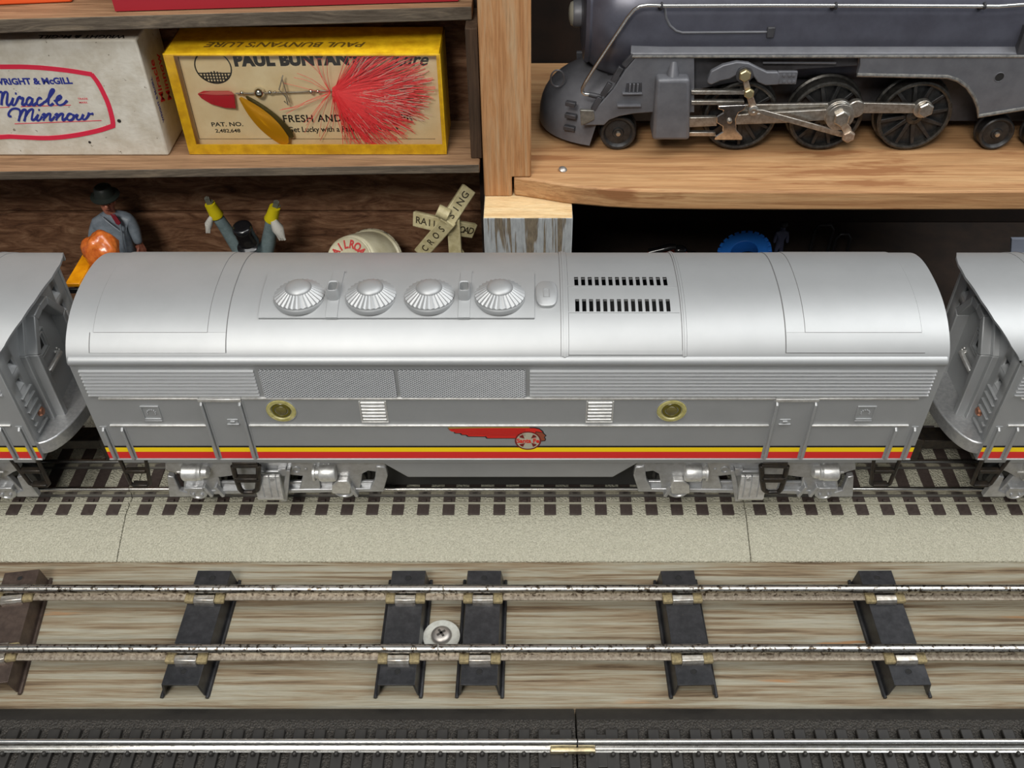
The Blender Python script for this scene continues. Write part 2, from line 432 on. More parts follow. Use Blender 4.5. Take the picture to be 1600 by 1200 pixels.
# old shelf unit on the left
def shelf(name, label, A, B, thick, back, mats):
    A = V(A); B = V(B); d = (B - A); A = A - d * .35
    mb = MB()
    q = [A, B, V((B.x, back, B.z)), V((A.x, back, A.z))]
    mb.hull8([p - V((0, 0, thick)) for p in q], q)
    o = obj(name, mb, mats, bevel=.5, loc=tuple((A + B) / 2))
    # the sawn front edge is grey with wear
    for p in o.data.polygons:
        if p.normal.y < -.7: p.material_index = 1
    return tag(o, label, 'shelf')
LZ, UZ = 105.0, 168.0
shelf('shelf_board', 'thin old shelf board under the white box and the yellow lure box', atZ(0, 268, LZ), atZ(749, 257, LZ), 4.3, 406.3, [OLDSH, OLDEDGE])
shelf('shelf_board', 'thin old shelf board at the top, under the orange and red box edges', atZ(0, 30, UZ), atZ(737, 10, UZ), 5.6, 408.9, [OLDSH, OLDEDGE])
mb = MB(); p = atZ(729, 140, 140); q = atZ(751, 140, 140)
mb.box(p.x, -21.2, 371.5, 408.7, LZ + .1, UZ - 5.7)
tag(obj('side_panel', mb, OLDSIDE, bevel=.4, loc=(-23, 390, LZ)), 'dark narrow side panel closing the old shelf beside the lure box', 'panel')

# posts and pine shelf
ZP, ZS = 89.5, 99.0
mb = MB(); mb.box(-20.5, 17.8, 349, 388, 0, ZP)
o = obj('wooden_post', mb, [PEEL, ENDGR], bevel=.5, loc=(0, 368, 0))
for p in o.data.polygons:
    if p.normal.z > .7: p.material_index = 1
tag(o, 'short wooden post with peeling grey paint and sawn pine top', 'post')
mb = MB(); mb.prism([(-20.6, ZP + .1), (-8.4, ZP + .1), (-8.4, ZS + .2), (0, ZS + .2), (0, 240), (-20.6, 240)], 'xz', 366, 391)
tag(obj('wooden_post', mb, PINE_V, bevel=.6, loc=(-10, 378, ZP)), 'brown upright wooden post standing on the grey painted post', 'post')
pts = [atZ(x, y, ZS) for x, y in [(803, 277), (812, 277.5), (830, 280), (850, 283), (880, 288), (900, 290.5), (950, 295), (1000, 297.5), (1100, 299), (1250, 299.5), (1400, 299.5), (1600, 299)]]
poly = [(max(p.x, -8), p.y) for p in pts] + [(260, pts[-1].y), (260, 481), (-8, 481)]
mb = MB(); mb.prism(poly, 'xy', ZP + .15, ZS)
tag(obj('pine_shelf', mb, PINE, bevel=.9, loc=(100, 400, ZP)), 'long pale pine shelf board with rounded corner under the grey locomotive', 'shelf')
p = atZ(879, 266, ZS); mb = MB()
mb.lathe((p.x, p.y, ZS - .05), (.2, -.2, 1), [(1.0, -.6), (1.7, .1), (1.9, .7), (1.3, 1.3), (.5, 1.5), (0, 1.5)], 14)
tag(obj('screw', mb, SCREWM, loc=(p.x, p.y, ZS)), 'tiny dull screw head sticking out of the pine shelf', 'screw')

# ------------------------------------------------------------------ two-rail tinplate track in front
RY = (213.6, 188.0)
def rail_profile(y, z0, z1, hw, web, base, th):
    h = z1 - z0
    head = [(web, z1 - h * .42), (hw, z1 - h * .34), (hw, z1 - h * .14), (hw * .62, z1 - h * .03), (0, z1), (-hw * .62, z1 - h * .03), (-hw, z1 - h * .14), (-hw, z1 - h * .34), (-web, z1 - h * .42), (-web, z0 + th), (web, z0 + th)]
    return [(y + a, b) for a, b in head], [(y - base, z0), (y + base, z0), (y + base, z0 + th * .8), (y + web, z0 + th * 1.2), (y - web, z0 + th * 1.2), (y - base, z0 + th * .8)]
def rail(parent, x0, x1, y, z0, z1, hw=1.6, web=.75, base=2.7, th=.8, mats=None, bevel=0):
    h, b = rail_profile(y, z0, z1, hw, web, base, th)
    mb = MB(); mb.prism(h, 'yz', x0, x1); mb.mi = 1; mb.prism(b, 'yz', x0, x1)
    return obj('rail', mb, mats or [RAIL, RAILDK], parent, smooth=50)
def tin_tie(parent, front, back, mt, dent=0):
    f = atZ(*front, 8.2); b = atZ(*back, 8.2)
    cx = (f.x + b.x) / 2; ang = math.atan2(-(b.x - f.x), b.y - f.y); y0, y1 = 176.3, 225.3; cy = (y0 + y1) / 2
    rot = Matrix.Translation((cx, cy, 0)) @ Matrix.Rotation(ang, 4, 'Z')
    mb = MB()
    out = [(-8.9, 0), (-7.5, 1.0), (-6.5, 8.2), (6.5, 8.2), (7.5, 1.0), (8.9, 0), (8.0, 0), (6.8, 1.2), (5.8, 7.5), (-5.8, 7.5), (-6.8, 1.2), (-8.0, 0)]
    hl = (y1 - y0) / 2
    mb.prism(out, 'xz', -hl, hl)
    for q in (-1, 1):                          # rolled feet of the skirts
        mb.tube([(q * 8.1, -hl - .8, .6), (q * 8.1, hl + .8, .6)], .7, 8)
    mb.mi = 1
    for y in (-hl + 5.2, hl - 3.4): mb.cyl((0, y, 8.0), (0, y, 8.28), .95, n=14)
    mb.mi = 0
    for y in (-hl + 5.2, hl - 3.4):
        mb.tube(mb.ring((0, y, 8.22), (0, 0, 1), 1.15, 14), .18, 6, True)
    o = obj('tie', mb.tf(rot), [mt, DARK], parent, bevel=.25)
    for y in RY:
        for s in (-1, 1):
            mb = MB(); mb.box(s * 5.6 - 1.9, s * 5.6 + 1.9, y - cy - 3.7, y - cy + 3.5, 8.0, 10.0)
            obj('fibre_insulator', mb.tf(rot), FIBRE, o, bevel=.5)
        mb = MB()
        mb.prism([(y - cy - 4.0, 7.9), (y - cy - 4.1, 9.4), (y - cy - 3.4, 10.4), (y - cy - 1.2, 10.7), (y - cy - 1.2, 10.1), (y - cy - 2.9, 9.7), (y - cy - 2.9, 7.9)], 'yz', -3.9, 3.9)
        mb.prism([(y - cy + 4.0, 7.9), (y - cy + 4.1, 9.4), (y - cy + 3.4, 10.4), (y - cy + 1.2, 10.7), (y - cy + 1.2, 10.1), (y - cy + 2.9, 9.7), (y - cy + 2.9, 7.9)], 'yz', -3.9, 3.9)
        obj('rail_clip', mb.tf(rot), STEEL, o, bevel=.15)
    return o
XJ = [atZ(692, 919, 14).x, atZ(684, 1012, 14).x]
tl = thing('tinplate_track', 'two-rail tinplate track on the grey plank, section left of the screw', 'toy track', (-170, 200, 0))
tr = thing('tinplate_track', 'two-rail tinplate track on the grey plank, section right of the screw', 'toy track', (150, 200, 0))
for y, xj in zip(RY, XJ):
    rail(tl, -330, xj - .15, y, 8.25, 14.2, 1.5, .55, 2.2, .6)
    rail(tr, xj + .25, 330, y, 8.25, 14.2, 1.5, .55, 2.2, .6)
tin_tie(tl, (-18, 1069), (35.5, 890), TIE_BR)
tin_tie(tl, (281, 1069), (335, 892), TIE)
tin_tie(tl, (619, 1070), (639, 892), TIE)
tin_tie(tr, (748, 1072), (757, 894), TIE)
tin_tie(tr, (1088, 1073), (1058.5, 893), TIE)
tin_tie(tr, (1427.5, 1073), (1368, 895), TIE)
wp = atZ(690, 995, 2.0)
mb = MB()
mb.lathe((wp.x, wp.y, 1.7), (0, 0, 1), [(2.4, 0), (6.9, 0), (7.05, .35), (6.9, .9), (2.4, .9)], 40, cap=False)
tag(obj('washer', mb, WASHM, loc=(wp.x, wp.y, 1.7)), 'large flat grey washer between two ties under the screw head', 'washer')
sc_ = thing('screw', 'cross-head screw through the grey washer between the ties', 'screw', (wp.x, wp.y, 0))
mb = MB(); c0 = V((wp.x, wp.y, 2.6))
mb.lathe(c0, (0, 0, 1), [(3.6, 0), (3.9, .25), (3.8, .9), (3.2, 1.6), (2.1, 2.05), (0, 2.2)], 32)
obj('screw_head', mb, SCREWM, sc_)
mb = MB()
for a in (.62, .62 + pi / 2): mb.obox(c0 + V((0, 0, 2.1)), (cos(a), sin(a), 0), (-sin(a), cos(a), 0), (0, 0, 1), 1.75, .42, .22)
obj('cross_slot', mb, M('slot_shade', (.05, .045, .04), .6, .3), sc_)  # dark cross painted for the shade inside the driver recess
mb = MB(); mb.cyl((wp.x, wp.y, -3), (wp.x, wp.y, 2.7), 2.0); obj('shank', mb, SCREWM, sc_)

# ------------------------------------------------------------------ grey roadbed track under the train
GX = [atZ(196, 815, 6).x, atZ(1166, 815, 6).x]
RAIL_G = M('solid_steel_rail', (.62, .60, .56), .25, 1.0, wear=((.2, .18, .16), .36, .3)); STEEL_DK = M('dark_rail_web', (.12, .115, .105), .5, .5)
GY = (263.4, 279.0, 294.6)
tie_px = {0: [174 - 39.2 * i for i in range(7)], 1: [222 + 39.85 * i for i in range(24)], 2: [1189 + 40.1 * i for i in range(13)]}
gl = ['pale grey roadbed track section at the left end of the train', 'pale grey roadbed track section under the middle silver car, between two seams', 'pale grey roadbed track section at the right end of the train']
ends = [(-330, GX[0] - .15), (GX[0] + .15, GX[1] - .15), (GX[1] + .15, 330)]
for k in range(3):
    x0, x1 = ends[k]
    t = thing('roadbed_track', gl[k], 'toy track', ((x0 + x1) / 2, 279, 0))
    mb = MB()
    mb.prism([(235.2, 0), (235.2, .9), (236.4, 1.6), (252.2, 7.6), (254, 8.0), (304, 8.0), (321, 1.6), (322, 0)], 'yz', x0, x1)
    obj('roadbed', mb, BALLAST, t, bevel=.25)
    mb = MB(); mb.box(x0, x1, 258.6, 259.3, 7.8, 9.2); obj('edge_rib', mb, M('pale_clear_rib', srgb(168, 165, 148), .3), t, bevel=.2)
    t0 = None
    for i, px in enumerate(tie_px[k]):
        x = atZ(px, 803.5, 8.4).x
        if t0 is None:
            mb = MB(); mb.box(x - 2.45, x + 2.45, 253.3, 304.7, 7.6, 8.5)
            mb.box(x - 1, x + 1, 259.6, 261, 8, 9.4)
            t0 = obj('tie', mb, PLASTIC_TIE, t, bevel=.2); tx = x
        else: dup(t0, (x - tx, 0, 0), t)
    for y in GY:
        rail(t, x0, x1, y, 8.5, 13.4, .95, .3, .9, .5, [RAIL_G, STEEL_DK])

# ------------------------------------------------------------------ black roadbed track along the front
BX = atZ(902, 1155, 14).x
for k, (x0, x1, lab) in enumerate([(-330, BX - .25, 'black roadbed track along the front edge, section left of its seam'), (BX + .25, 330, 'black roadbed track along the front edge, section right of its seam')]):
    t = thing('black_track', lab, 'toy track', ((x0 + x1) / 2, 130, 0))
    mb = MB()
    mb.prism([(88, 0), (90, 3), (96, 8.6), (161.5, 8.6), (163, 8.4), (168.6, 5.0), (169.6, 3.8), (169.8, 0)], 'yz', x0, x1)
    o = obj('roadbed', mb, [BALL_BLK, BLK_PLASTIC], t, bevel=.3)
    for p in o.data.polygons:
        c = p.center * 1000
        if p.normal.y > .25 and p.normal.z < .97: p.material_index = 1
    pxs = [851 - 32.3 * i for i in range(1, 29)] if k == 0 else [957 + 33.0 * i for i in range(1, 21)]
    t0 = None
    for px in pxs:
        x = atZ(px, 1165, 10.4).x
        if t0 is None:
            mb = MB(); mb.box(x - 1.95, x + 1.95, 99, 158.8, 8.3, 10.3); mb.box(x - .7, x + .7, 148.9, 150.1, 10, 11.6); mb.ball((x, 149.5, 11.4), .85, n=10, m=6)
            t0 = obj('tie', mb, BLK_PLASTIC, t, bevel=.3); tx = x
        else: dup(t0, (x - tx, 0, 0), t)
    # the joined pair of ties next to the seam
    a, b = (851, 884) if k == 0 else (924, 957)
    xa = atZ(a, 1165, 10.4).x; xb = atZ(b, 1165, 10.4).x
    mb = MB()
    mb.prism([(xa - 2, 99), (xb + 2, 99), (xb + 2, 104), (xa - 2, 104)], 'xy', 8.3, 10.3)
    for x in (xa, xb):
        mb.box(x - 2.2, x + 2.2, 104, 158.8, 8.3, 10.3)
        mb.ball((x, 149.5, 11.0), .85, n=10, m=6)
    mb.box(xa, xb, 145.5, 157, 8.3, 10.25)
    obj('end_tie', mb, BLK_PLASTIC, t, bevel=.3)
    for y in (152.0, 127.0):
        rail(t, x0 - .0, x1, y, 10.3, 15.6, .95, .4, 1.75, .55, [NICKEL, NICKEL])
    if k == 0:
        mb = MB(); mb.box(BX - 9, BX + 6, 149.6, 151.2, 10.6, 12.6)
        obj('rail_joiner', mb, M('brassy_joiner', (.75, .66, .42), .3, .9, var=(.5, .42, .28), vscale=.6), t, bevel=.3)
# ------------------------------------------------------------------ the silver diesel units
XC = -8.1; XL, XR = -159.0, 143.0
YF, YC, HW = 246.6, 276.5, 29.9
ZB, ZE = 49.3, 97.0
def archz(y):
    u = min(1, abs((y - YC) / HW)); return 98.6 + 13.2 * max(0, 1 - u ** 2.4) ** .72
def at_arch(px, py):
    y = 265.0
    for _ in range(60):
        p = atY(px, py, y); y -= (archz(y) - p.z) * .45
        y = min(max(y, YC - HW + .05), YC + HW - .05)
    return atY(px, py, y)
def SX(px, py): return atY(px, py, YF).x
def SZ(py): return atY(800, py, YF).z
YS = [YC - HW * cos(pi * i / 44) for i in range(45)]
BULGE = ((-1, 1.0), (-.92, 4.0), (-.8, 6.4), (-.65, 9.2), (-.4, 11.8), (0, 13.6), (.3, 13.2), (.5, 11.5), (.75, 8), (1, 3.6))
def end_bulge(y):
    """how far the hooded roof of the outer units reaches over the end door"""
    u = (y - YC) / HW
    for (a, p), (b, q) in zip(BULGE, BULGE[1:]):
        if u <= b + 1e-6: return p + (q - p) * max(0, (u - a) / (b - a))
    return BULGE[-1][1]
def archn(y):
    e = .15; return V((0, -(archz(y + e) - archz(y - e)) / (2 * e), 1)).normalized()
def make_roof(t, x0, x1, dx, slots, hood):
    ys = list(YS); xs = [x0, x1]; rows = []; sl = []
    if slots:
        ya = (at_arch(974, 487).y, at_arch(974, 467.5).y); yb = (at_arch(968, 446.5).y, at_arch(968, 433).y)
        rows = [ya, yb]; ys = sorted(set([y for y in ys if not any(abs(y - q) < .5 for r in rows for q in r)] + [q for r in rows for q in r]))
        sl = [(15.25 + 2.42 * i, 15.25 + 2.42 * i + 1.4) for i in range(14)]
        xs = sorted([x0, x1] + [q for r in sl for q in r])
    if hood: xs = [x0, x0 + 14, x1 - 14, x1]
    P, NN, F = [], [], []
    def grid(off, flip):
        base = len(P); w_ = len(xs)
        for y in ys:
            n = archn(min(max(y, YC - HW + .3), YC + HW - .3))
            for i, x in enumerate(xs):
                xx = x + dx
                if hood and i == 0: xx -= end_bulge(y)
                if hood and i == w_ - 1: xx += end_bulge(y)
                P.append(V((xx, y, archz(y))) - n * off); NN.append(-n if flip else n)
        for j in range(len(ys) - 1):
            for i in range(w_ - 1):
                xm = (xs[i] + xs[i + 1]) / 2; ym = (ys[j] + ys[j + 1]) / 2
                if any(a < xm < b for a, b in sl) and any(min(r) < ym < max(r) for r in rows): continue
                q = [base + j * w_ + i, base + j * w_ + i + 1, base + (j + 1) * w_ + i + 1, base + (j + 1) * w_ + i]
                F.append(q[::-1] if flip else q)
        return base, w_
    b0, w_ = grid(0, False); b1, _ = grid(1.0, True)
    for i, sg in ((0, -1), (w_ - 1, 1)):          # the cut ends of the sheet
        k0 = len(P)
        for j in range(len(ys)):
            for b in (b0, b1): P.append(P[b + j * w_ + i].copy()); NN.append(V((sg, 0, 0)))
        for j in range(len(ys) - 1):
            q = [k0 + 2 * j, k0 + 2 * j + 1, k0 + 2 * j + 3, k0 + 2 * j + 2]; F.append(q[::-1] if sg < 0 else q)
    for r in rows:                                 # side walls of the slots
        for a, b in sl:
            for x, sg in ((a, 1), (b, -1)):
                k0 = len(P)
                for y in (r[0], r[1]):
                    n = archn(y)
                    for o_ in (0, 1.0): P.append(V((x + dx, y, archz(y))) - n * o_); NN.append(V((sg, 0, 0)))
                F.append([k0, k0 + 1, k0 + 3, k0 + 2])
    org = ORG[t.name]; me = bpy.data.meshes.new('roof')
    me.from_pydata([(p - org) * S for p in P], [], F); me.materials.append(SILVER); me.shade_smooth()
    me.normals_split_custom_set_from_vertices([tuple(n) for n in NN])
    o = bpy.data.objects.new('roof', me); COL.objects.link(o); o.parent = t; ORG[o.name] = org
    return o
def arch_plate(mb, x0, x1, y0, y1, h=.4, skew=0):
    ys = [y0] + [y for y in YS if y0 + .3 < y < y1 - .3] + [y1]
    rings = []
    for y in ys:
        e = .2; nz = V((0, -(archz(y + e) - archz(y - e)) / (2 * e), 1)).normalized()
        b = V((0, y, archz(y) - .5)); t = V((0, y, archz(y))) + nz * h
        rings.append([mb.bm.verts.new(q) for q in (V((x0, b.y, b.z)), V((x1, b.y, b.z)), V((x1, t.y, t.z)), V((x0, t.y, t.z)))])
    for A, B in zip(rings, rings[1:]):
        for i in range(4): mb.face([A[i], A[(i + 1) % 4], B[(i + 1) % 4], B[i]])
    mb.face(rings[0][::-1]); mb.face(rings[-1])

def silver_unit(label, dx, main):
    T = Matrix.Translation((dx, 0, 0))
    t = thing('diesel_unit', label, 'toy train car', (XC + dx, YC, 8))
    x0, x1 = XL, XR
    # walls, floor and ends
    mb = MB()
    mb.box(x0, x1, YF, YF + 1.6, ZB, ZE + 2)
    mb.box(x0, x1, 2 * YC - YF - 1.6, 2 * YC - YF, ZB, ZE + 2)
    mb.box(x0 + 1, x1 - 1, YF + 2, 2 * YC - YF - 2, ZB - 2.8, ZB + .2)
    mb.prism([(YF + .05, ZB + .35), (YF - .55, ZB + .15), (YF - .55, ZB - .45), (YF + .1, ZB - .6)], 'yz', x0, x1)   # bottom lip
    mb.prism([(YF + 1.5, ZB), (YF + .9, ZB - .3), (YF + .9, ZB - 3.4), (YF + 1.5, ZB - 3.4)], 'yz', x0 + 4, x1 - 4)
    obj('body_shell', mb.tf(T), SILVER_SIDE, t, bevel=.25)
    if main:
        for x in (x0, x1 - 1.4):
            mb = MB(); mb.prism([(y, archz(y) - .4) for y in YS[1:-1]] + [(2 * YC - YF - .2, ZB), (YF + .2, ZB)], 'yz', x, x + 1.4)
            obj('end_wall', mb.tf(T), SILVER, t, bevel=.2)
    # rounded eave
    mb = MB()
    z1 = SZ(571); z0 = SZ(556.5)
    pr = [(YF + .8, z1 - .2), (YF - .5, z1), (YF - 1.1, z1 + .9), (YF - 1.05, z1 + 2.0), (YF - .5, z1 + 3.0), (YF + .6, z1 + 3.6), (YF + 2.5, z1 + 4.0), (YF + 2.5, z1 - .2)]
    mb.prism(pr, 'yz', x0, x1)
    mb.tf(T); obj('eave', mb, SILVER, t, smooth=60, bevel=.8, seg=3)
    make_roof(t, x0, x1, dx, main, not main)
    # ledge and belt lines
    mb = MB()
    dl = (SX(318, 640), SX(378, 640)); dr = (2 * XC - dl[1], 2 * XC - dl[0])
    for za, zb in ((SZ(623.6), SZ(620.6)), (SZ(665.4), SZ(663.0))):
        for a, b in ((x0 + 5.5, dl[0] - .5), (dl[1] + 1, dr[0] - 1), (dr[1] + .5, x1 - 5.5)):
            mb.prism([(YF + .2, za - .1), (YF - .5, za), (YF - .65, zb - .15), (YF + .2, zb)], 'yz', a, b)
    za, zb = SZ(626.5), SZ(621.5)
    for a, b in (dl, dr): mb.prism([(YF + .2, za - .1), (YF - .7, za), (YF - .8, zb - .15), (YF + .2, zb)], 'yz', a - .8, b + .8)
    obj('belt_moulding', mb.tf(T), BRIGHT, t, bevel=.12)
    # paint stripes
    for nm, a, b, m in (('black_stripe', 696.4, 698.9, BLACK), ('yellow_stripe', 698.9, 705.6, YELLOW), ('red_stripe', 705.6, 715.6, RED)):
        mb = MB(); mb.box(x0 + .1, x1 - .1, YF - .09, YF + .3, SZ(b), SZ(a)); obj(nm, mb.tf(T), m, t)
    # louvre bands and mesh screens in a sunk frame
    zt, zbm = SZ(577.5), SZ(620)
    lx = [(SX(131, 598), SX(401, 598)), (SX(828, 598), 2 * XC - SX(131, 598))]
    for a, b in lx:
        mb = MB(); n = 8; hh = (zt - zbm) / n
        for i in range(n):
            z = zbm + hh * i
            mb.prism([(YF + .3, z + .02 * hh), (YF - .1, z + .04 * hh), (YF - .85, z + .60 * hh), (YF - .85, z + .74 * hh), (YF + .05, z + .88 * hh), (YF + .3, z + .88 * hh)], 'yz', a, b)
        obj('louvre_band', mb.tf(T), SILVER_LIT, t, smooth=20)
    scr = [(SX(409, 598), SX(618, 598)), (SX(624, 598), SX(821, 598))]
    for a, b in scr if main else []:
        mb = MB(); h = zt - zbm; st = 1.45
        def clip(p, q):
            out = []
            for s_, e_ in ((p, q),):
                t0, t1 = 0.0, 1.0; d = (e_[0] - s_[0], e_[1] - s_[1])
                for k, lo, hi in ((0, a, b), (1, zbm, zt)):
                    if abs(d[k]) < 1e-9: continue
                    u, v = sorted(((lo - s_[k]) / d[k], (hi - s_[k]) / d[k])); t0 = max(t0, u); t1 = min(t1, v)
                if t1 - t0 > 1e-3: out = [(s_[0] + d[0] * t0, s_[1] + d[1] * t0), (s_[0] + d[0] * t1, s_[1] + d[1] * t1)]
            return out
        sl_ = 1.55
        for s_ in (-1, 1):
            k = a - h * sl_
            while k < b + h * sl_:
                c = clip((k, zbm if s_ > 0 else zt), (k + h * sl_, zt if s_ > 0 else zbm))
                if c:
                    p, q = c; d = V((q[0] - p[0], 0, q[1] - p[1])); L = d.length; d.normalize()
                    w1 = d.cross(V((0, 1, 0))); mb.obox(((p[0] + q[0]) / 2, YF - .3 - .12 * s_, (p[1] + q[1]) / 2), d, (w1 + V((0, 1, 0))).normalized(), (w1 - V((0, 1, 0))).normalized(), L / 2, .15, .15)
                k += st
        g = obj('mesh_screen', mb.tf(T), SILVER_LIT, t, smooth=0)
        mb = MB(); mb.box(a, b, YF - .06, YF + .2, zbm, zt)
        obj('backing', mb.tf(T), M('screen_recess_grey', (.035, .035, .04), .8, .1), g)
    # doors: handrail posts, latch
    rails_ = []
    for s_, xx in ((0, dl), (1, dr)):
        for x in xx: rails_.append((x, SZ(627), SZ(715)))
    for px in (161.5, 191): 
        x = SX(px, 668); rails_ += [(x, SZ(667), SZ(716)), (2 * XC - x, SZ(667), SZ(716))]
    for x, za, zb in rails_:
        mb = MB()
        mb.tube([(x, YF - .1, za - .3), (x, YF - 1.0, za - .9), (x, YF - 1.0, zb + .7), (x, YF - .1, zb)], .55, 8)
        mb.box(x - .8, x + .8, YF - .3, YF + .2, zb - .2, zb + 1.6)
        mb.box(x - 1.25, x + 1.25, YF - .18, YF + .2, zb, za + .3)
        obj('handrail', mb.tf(T), SILVER, t)
    for x in (SX(364, 658), 2 * XC - SX(364, 658)):
        z = SZ(658); mb = MB()
        mb.box(x - 2.0, x + 2.0, YF - .25, YF + .2, z - 1.1, z + 1.1); mb.box(x - .9, x + .9, YF - .75, YF, z - .35, z + .45)
        mb.box(x - 2.2, x + 2.2, YF - .8, YF, z - 1.3, z - .9)
        obj('door_latch', mb.tf(T), SILVER, t, bevel=.15)
    # steps hanging from the corners, and grab plates
    for x, flip in ((SX(206, 722), 1), (2 * XC - SX(206, 722), -1)):
        step(t, x, T, flip)
    for s_ in (0, 1): truck(t, dx, s_)
    coupler(t, dx)
    if not main: outer_unit_end(t, dx); return t
    # ---- what only the middle car shows
    mb = MB()
    lx0 = SX(605, 735); rx0 = 2 * XC - lx0
    mb.prism([(lx0 - 4, ZB - .5), (rx0 + 4, ZB - .5), (rx0 + 3, ZB - 5), (rx0 - 7, ZB - 14), (lx0 + 7, ZB - 14), (lx0 - 3, ZB - 5)], 'xz', YF + 3, 2 * YC - YF - 3)
    obj('fuel_tank', mb, SILVER, t, bevel=.5)
    mb = MB(); mb.box(lx0 - 14, rx0 + 14, 264.7, 293, 13.8, 36); obj('under_shade_block', mb, M('dark_under_fill', (.03, .03, .03), .6, .4), t)  # dark block added to stand in for the shade under the tank
    for px in (439.5, 1049.5):
        c = atY(px, 641.5, YF); ph = thing_part('porthole')
        mb = MB(); mb.lathe((c.x, YF + .2, c.z), (0, -1, 0), [(5.35, 0), (5.35, .5), (5.0, .75), (3.9, .75), (3.6, .35), (3.5, -.05)], 40)
        o = obj('porthole', mb, LENS, t)
        mb = MB(); mb.lathe((c.x, YF + .2, c.z), (0, -1, 0), [(3.55, .1), (3.2, .5), (2.5, .55), (2.3, .1), (2.2, 0)], 32); obj('lens_ring', mb, LENS_DK, o)
        mb = MB(); mb.lathe((c.x, YF + .2, c.z), (0, -1, 0), [(2.3, .05), (2.0, .5), (1.2, .8), (0, .9)], 24); obj('lens', mb, M('dark_lens', srgb(96, 88, 44), .15, coat=.5), o)
        mb = MB(); mb.tube([p for p in mb.ring((c.x, YF - .1, c.z), (0, 1, 0), 5.5, 40)], .22, 6, True); obj('rim', mb, SILVER, o)
    for px in (584, 937):
        c = atY(px, 641.8, YF); mb = MB(); w2, h2 = 4.9, 5.0
        for i in range(6):
            z = c.z - h2 + (2 * h2 / 6) * i
            mb.prism([(YF + .2, z + .05), (YF - .1, z + .1), (YF - .7, z + .75), (YF - .65, z + 1.05), (YF - .05, z + 1.4), (YF + .2, z + 1.4)], 'yz', c.x - w2 + .6, c.x + w2 - .6)
        mb.box(c.x - w2, c.x - w2 + .5, YF - .5, YF + .2, c.z - h2, c.z + h2); mb.box(c.x + w2 - .5, c.x + w2, YF - .5, YF + .2, c.z - h2, c.z + h2)
        mb.box(c.x - w2, c.x + w2, YF - .7, YF + .2, c.z - h2 - .5, c.z - h2)
        obj('vent_grille', mb, BRIGHT, t, bevel=.1)
    for px in (236.5, 1352):
        c = atY(px, 644.5, YF); mb = MB(); a = 3.1
        for q in (-1, 1):
            mb.box(c.x + q * a - .25, c.x + q * a + .25, YF - .45, YF + .2, c.z - a - .2, c.z + a + .2); mb.box(c.x - a, c.x + a, YF - .45, YF + .2, c.z + q * a - .25, c.z + q * a + .25)
        mb.box(c.x - a, c.x + a, YF - .6, YF + .2, c.z - a - 1.0, c.z - a - .5)
        for k in range(8):
            an = pi * (k - .5) / 6; mb.ball((c.x + 1.5 * cos(an), YF - .1, c.z - .2 + 1.5 * sin(an)), .36, n=8, m=5)
        obj('filler_plate', mb, SILVER, t, bevel=.1)
    emblem(t)
    roof_details(t)
    return t
def thing_part(n): return None

def step(t, x, T, flip):
    """bent black stirrup step below the side"""
    y = YF + 1.6; zt = ZB - 1.0; zb_ = zt - 15.5
    mb = MB(); m = -flip
    # outer leg slopes, inner leg nearly upright
    o = [(x - m * 5.2, zt), (x - m * 2.8, zb_ + 1), (x - m * 1.4, zb_), (x + m * 3.6, zb_), (x + m * 4.6, zb_ + 1), (x + m * 4.9, zt)]
    mb.tube([(a, y - .4, b) for a, b in o], .85, 8)
    mb.obox((x + m * .4, y - .3, zt - 7.0), (1, 0, 0), (0, 1, 0), (0, 0, 1), 3.8, 1.1, .8)
    mb.obox((x + m * .9, y - .2, zb_ + .5), (1, 0, 0), (0, 1, 0), (0, 0, 1), 2.9, 1.3, .6)
    mb.obox((x, y + .6, zt), (1, 0, 0), (0, 1, 0), (0, 0, 1), 6, 1.2, .6)
    obj('step', mb.tf(T), BLACKM, t, bevel=.2)

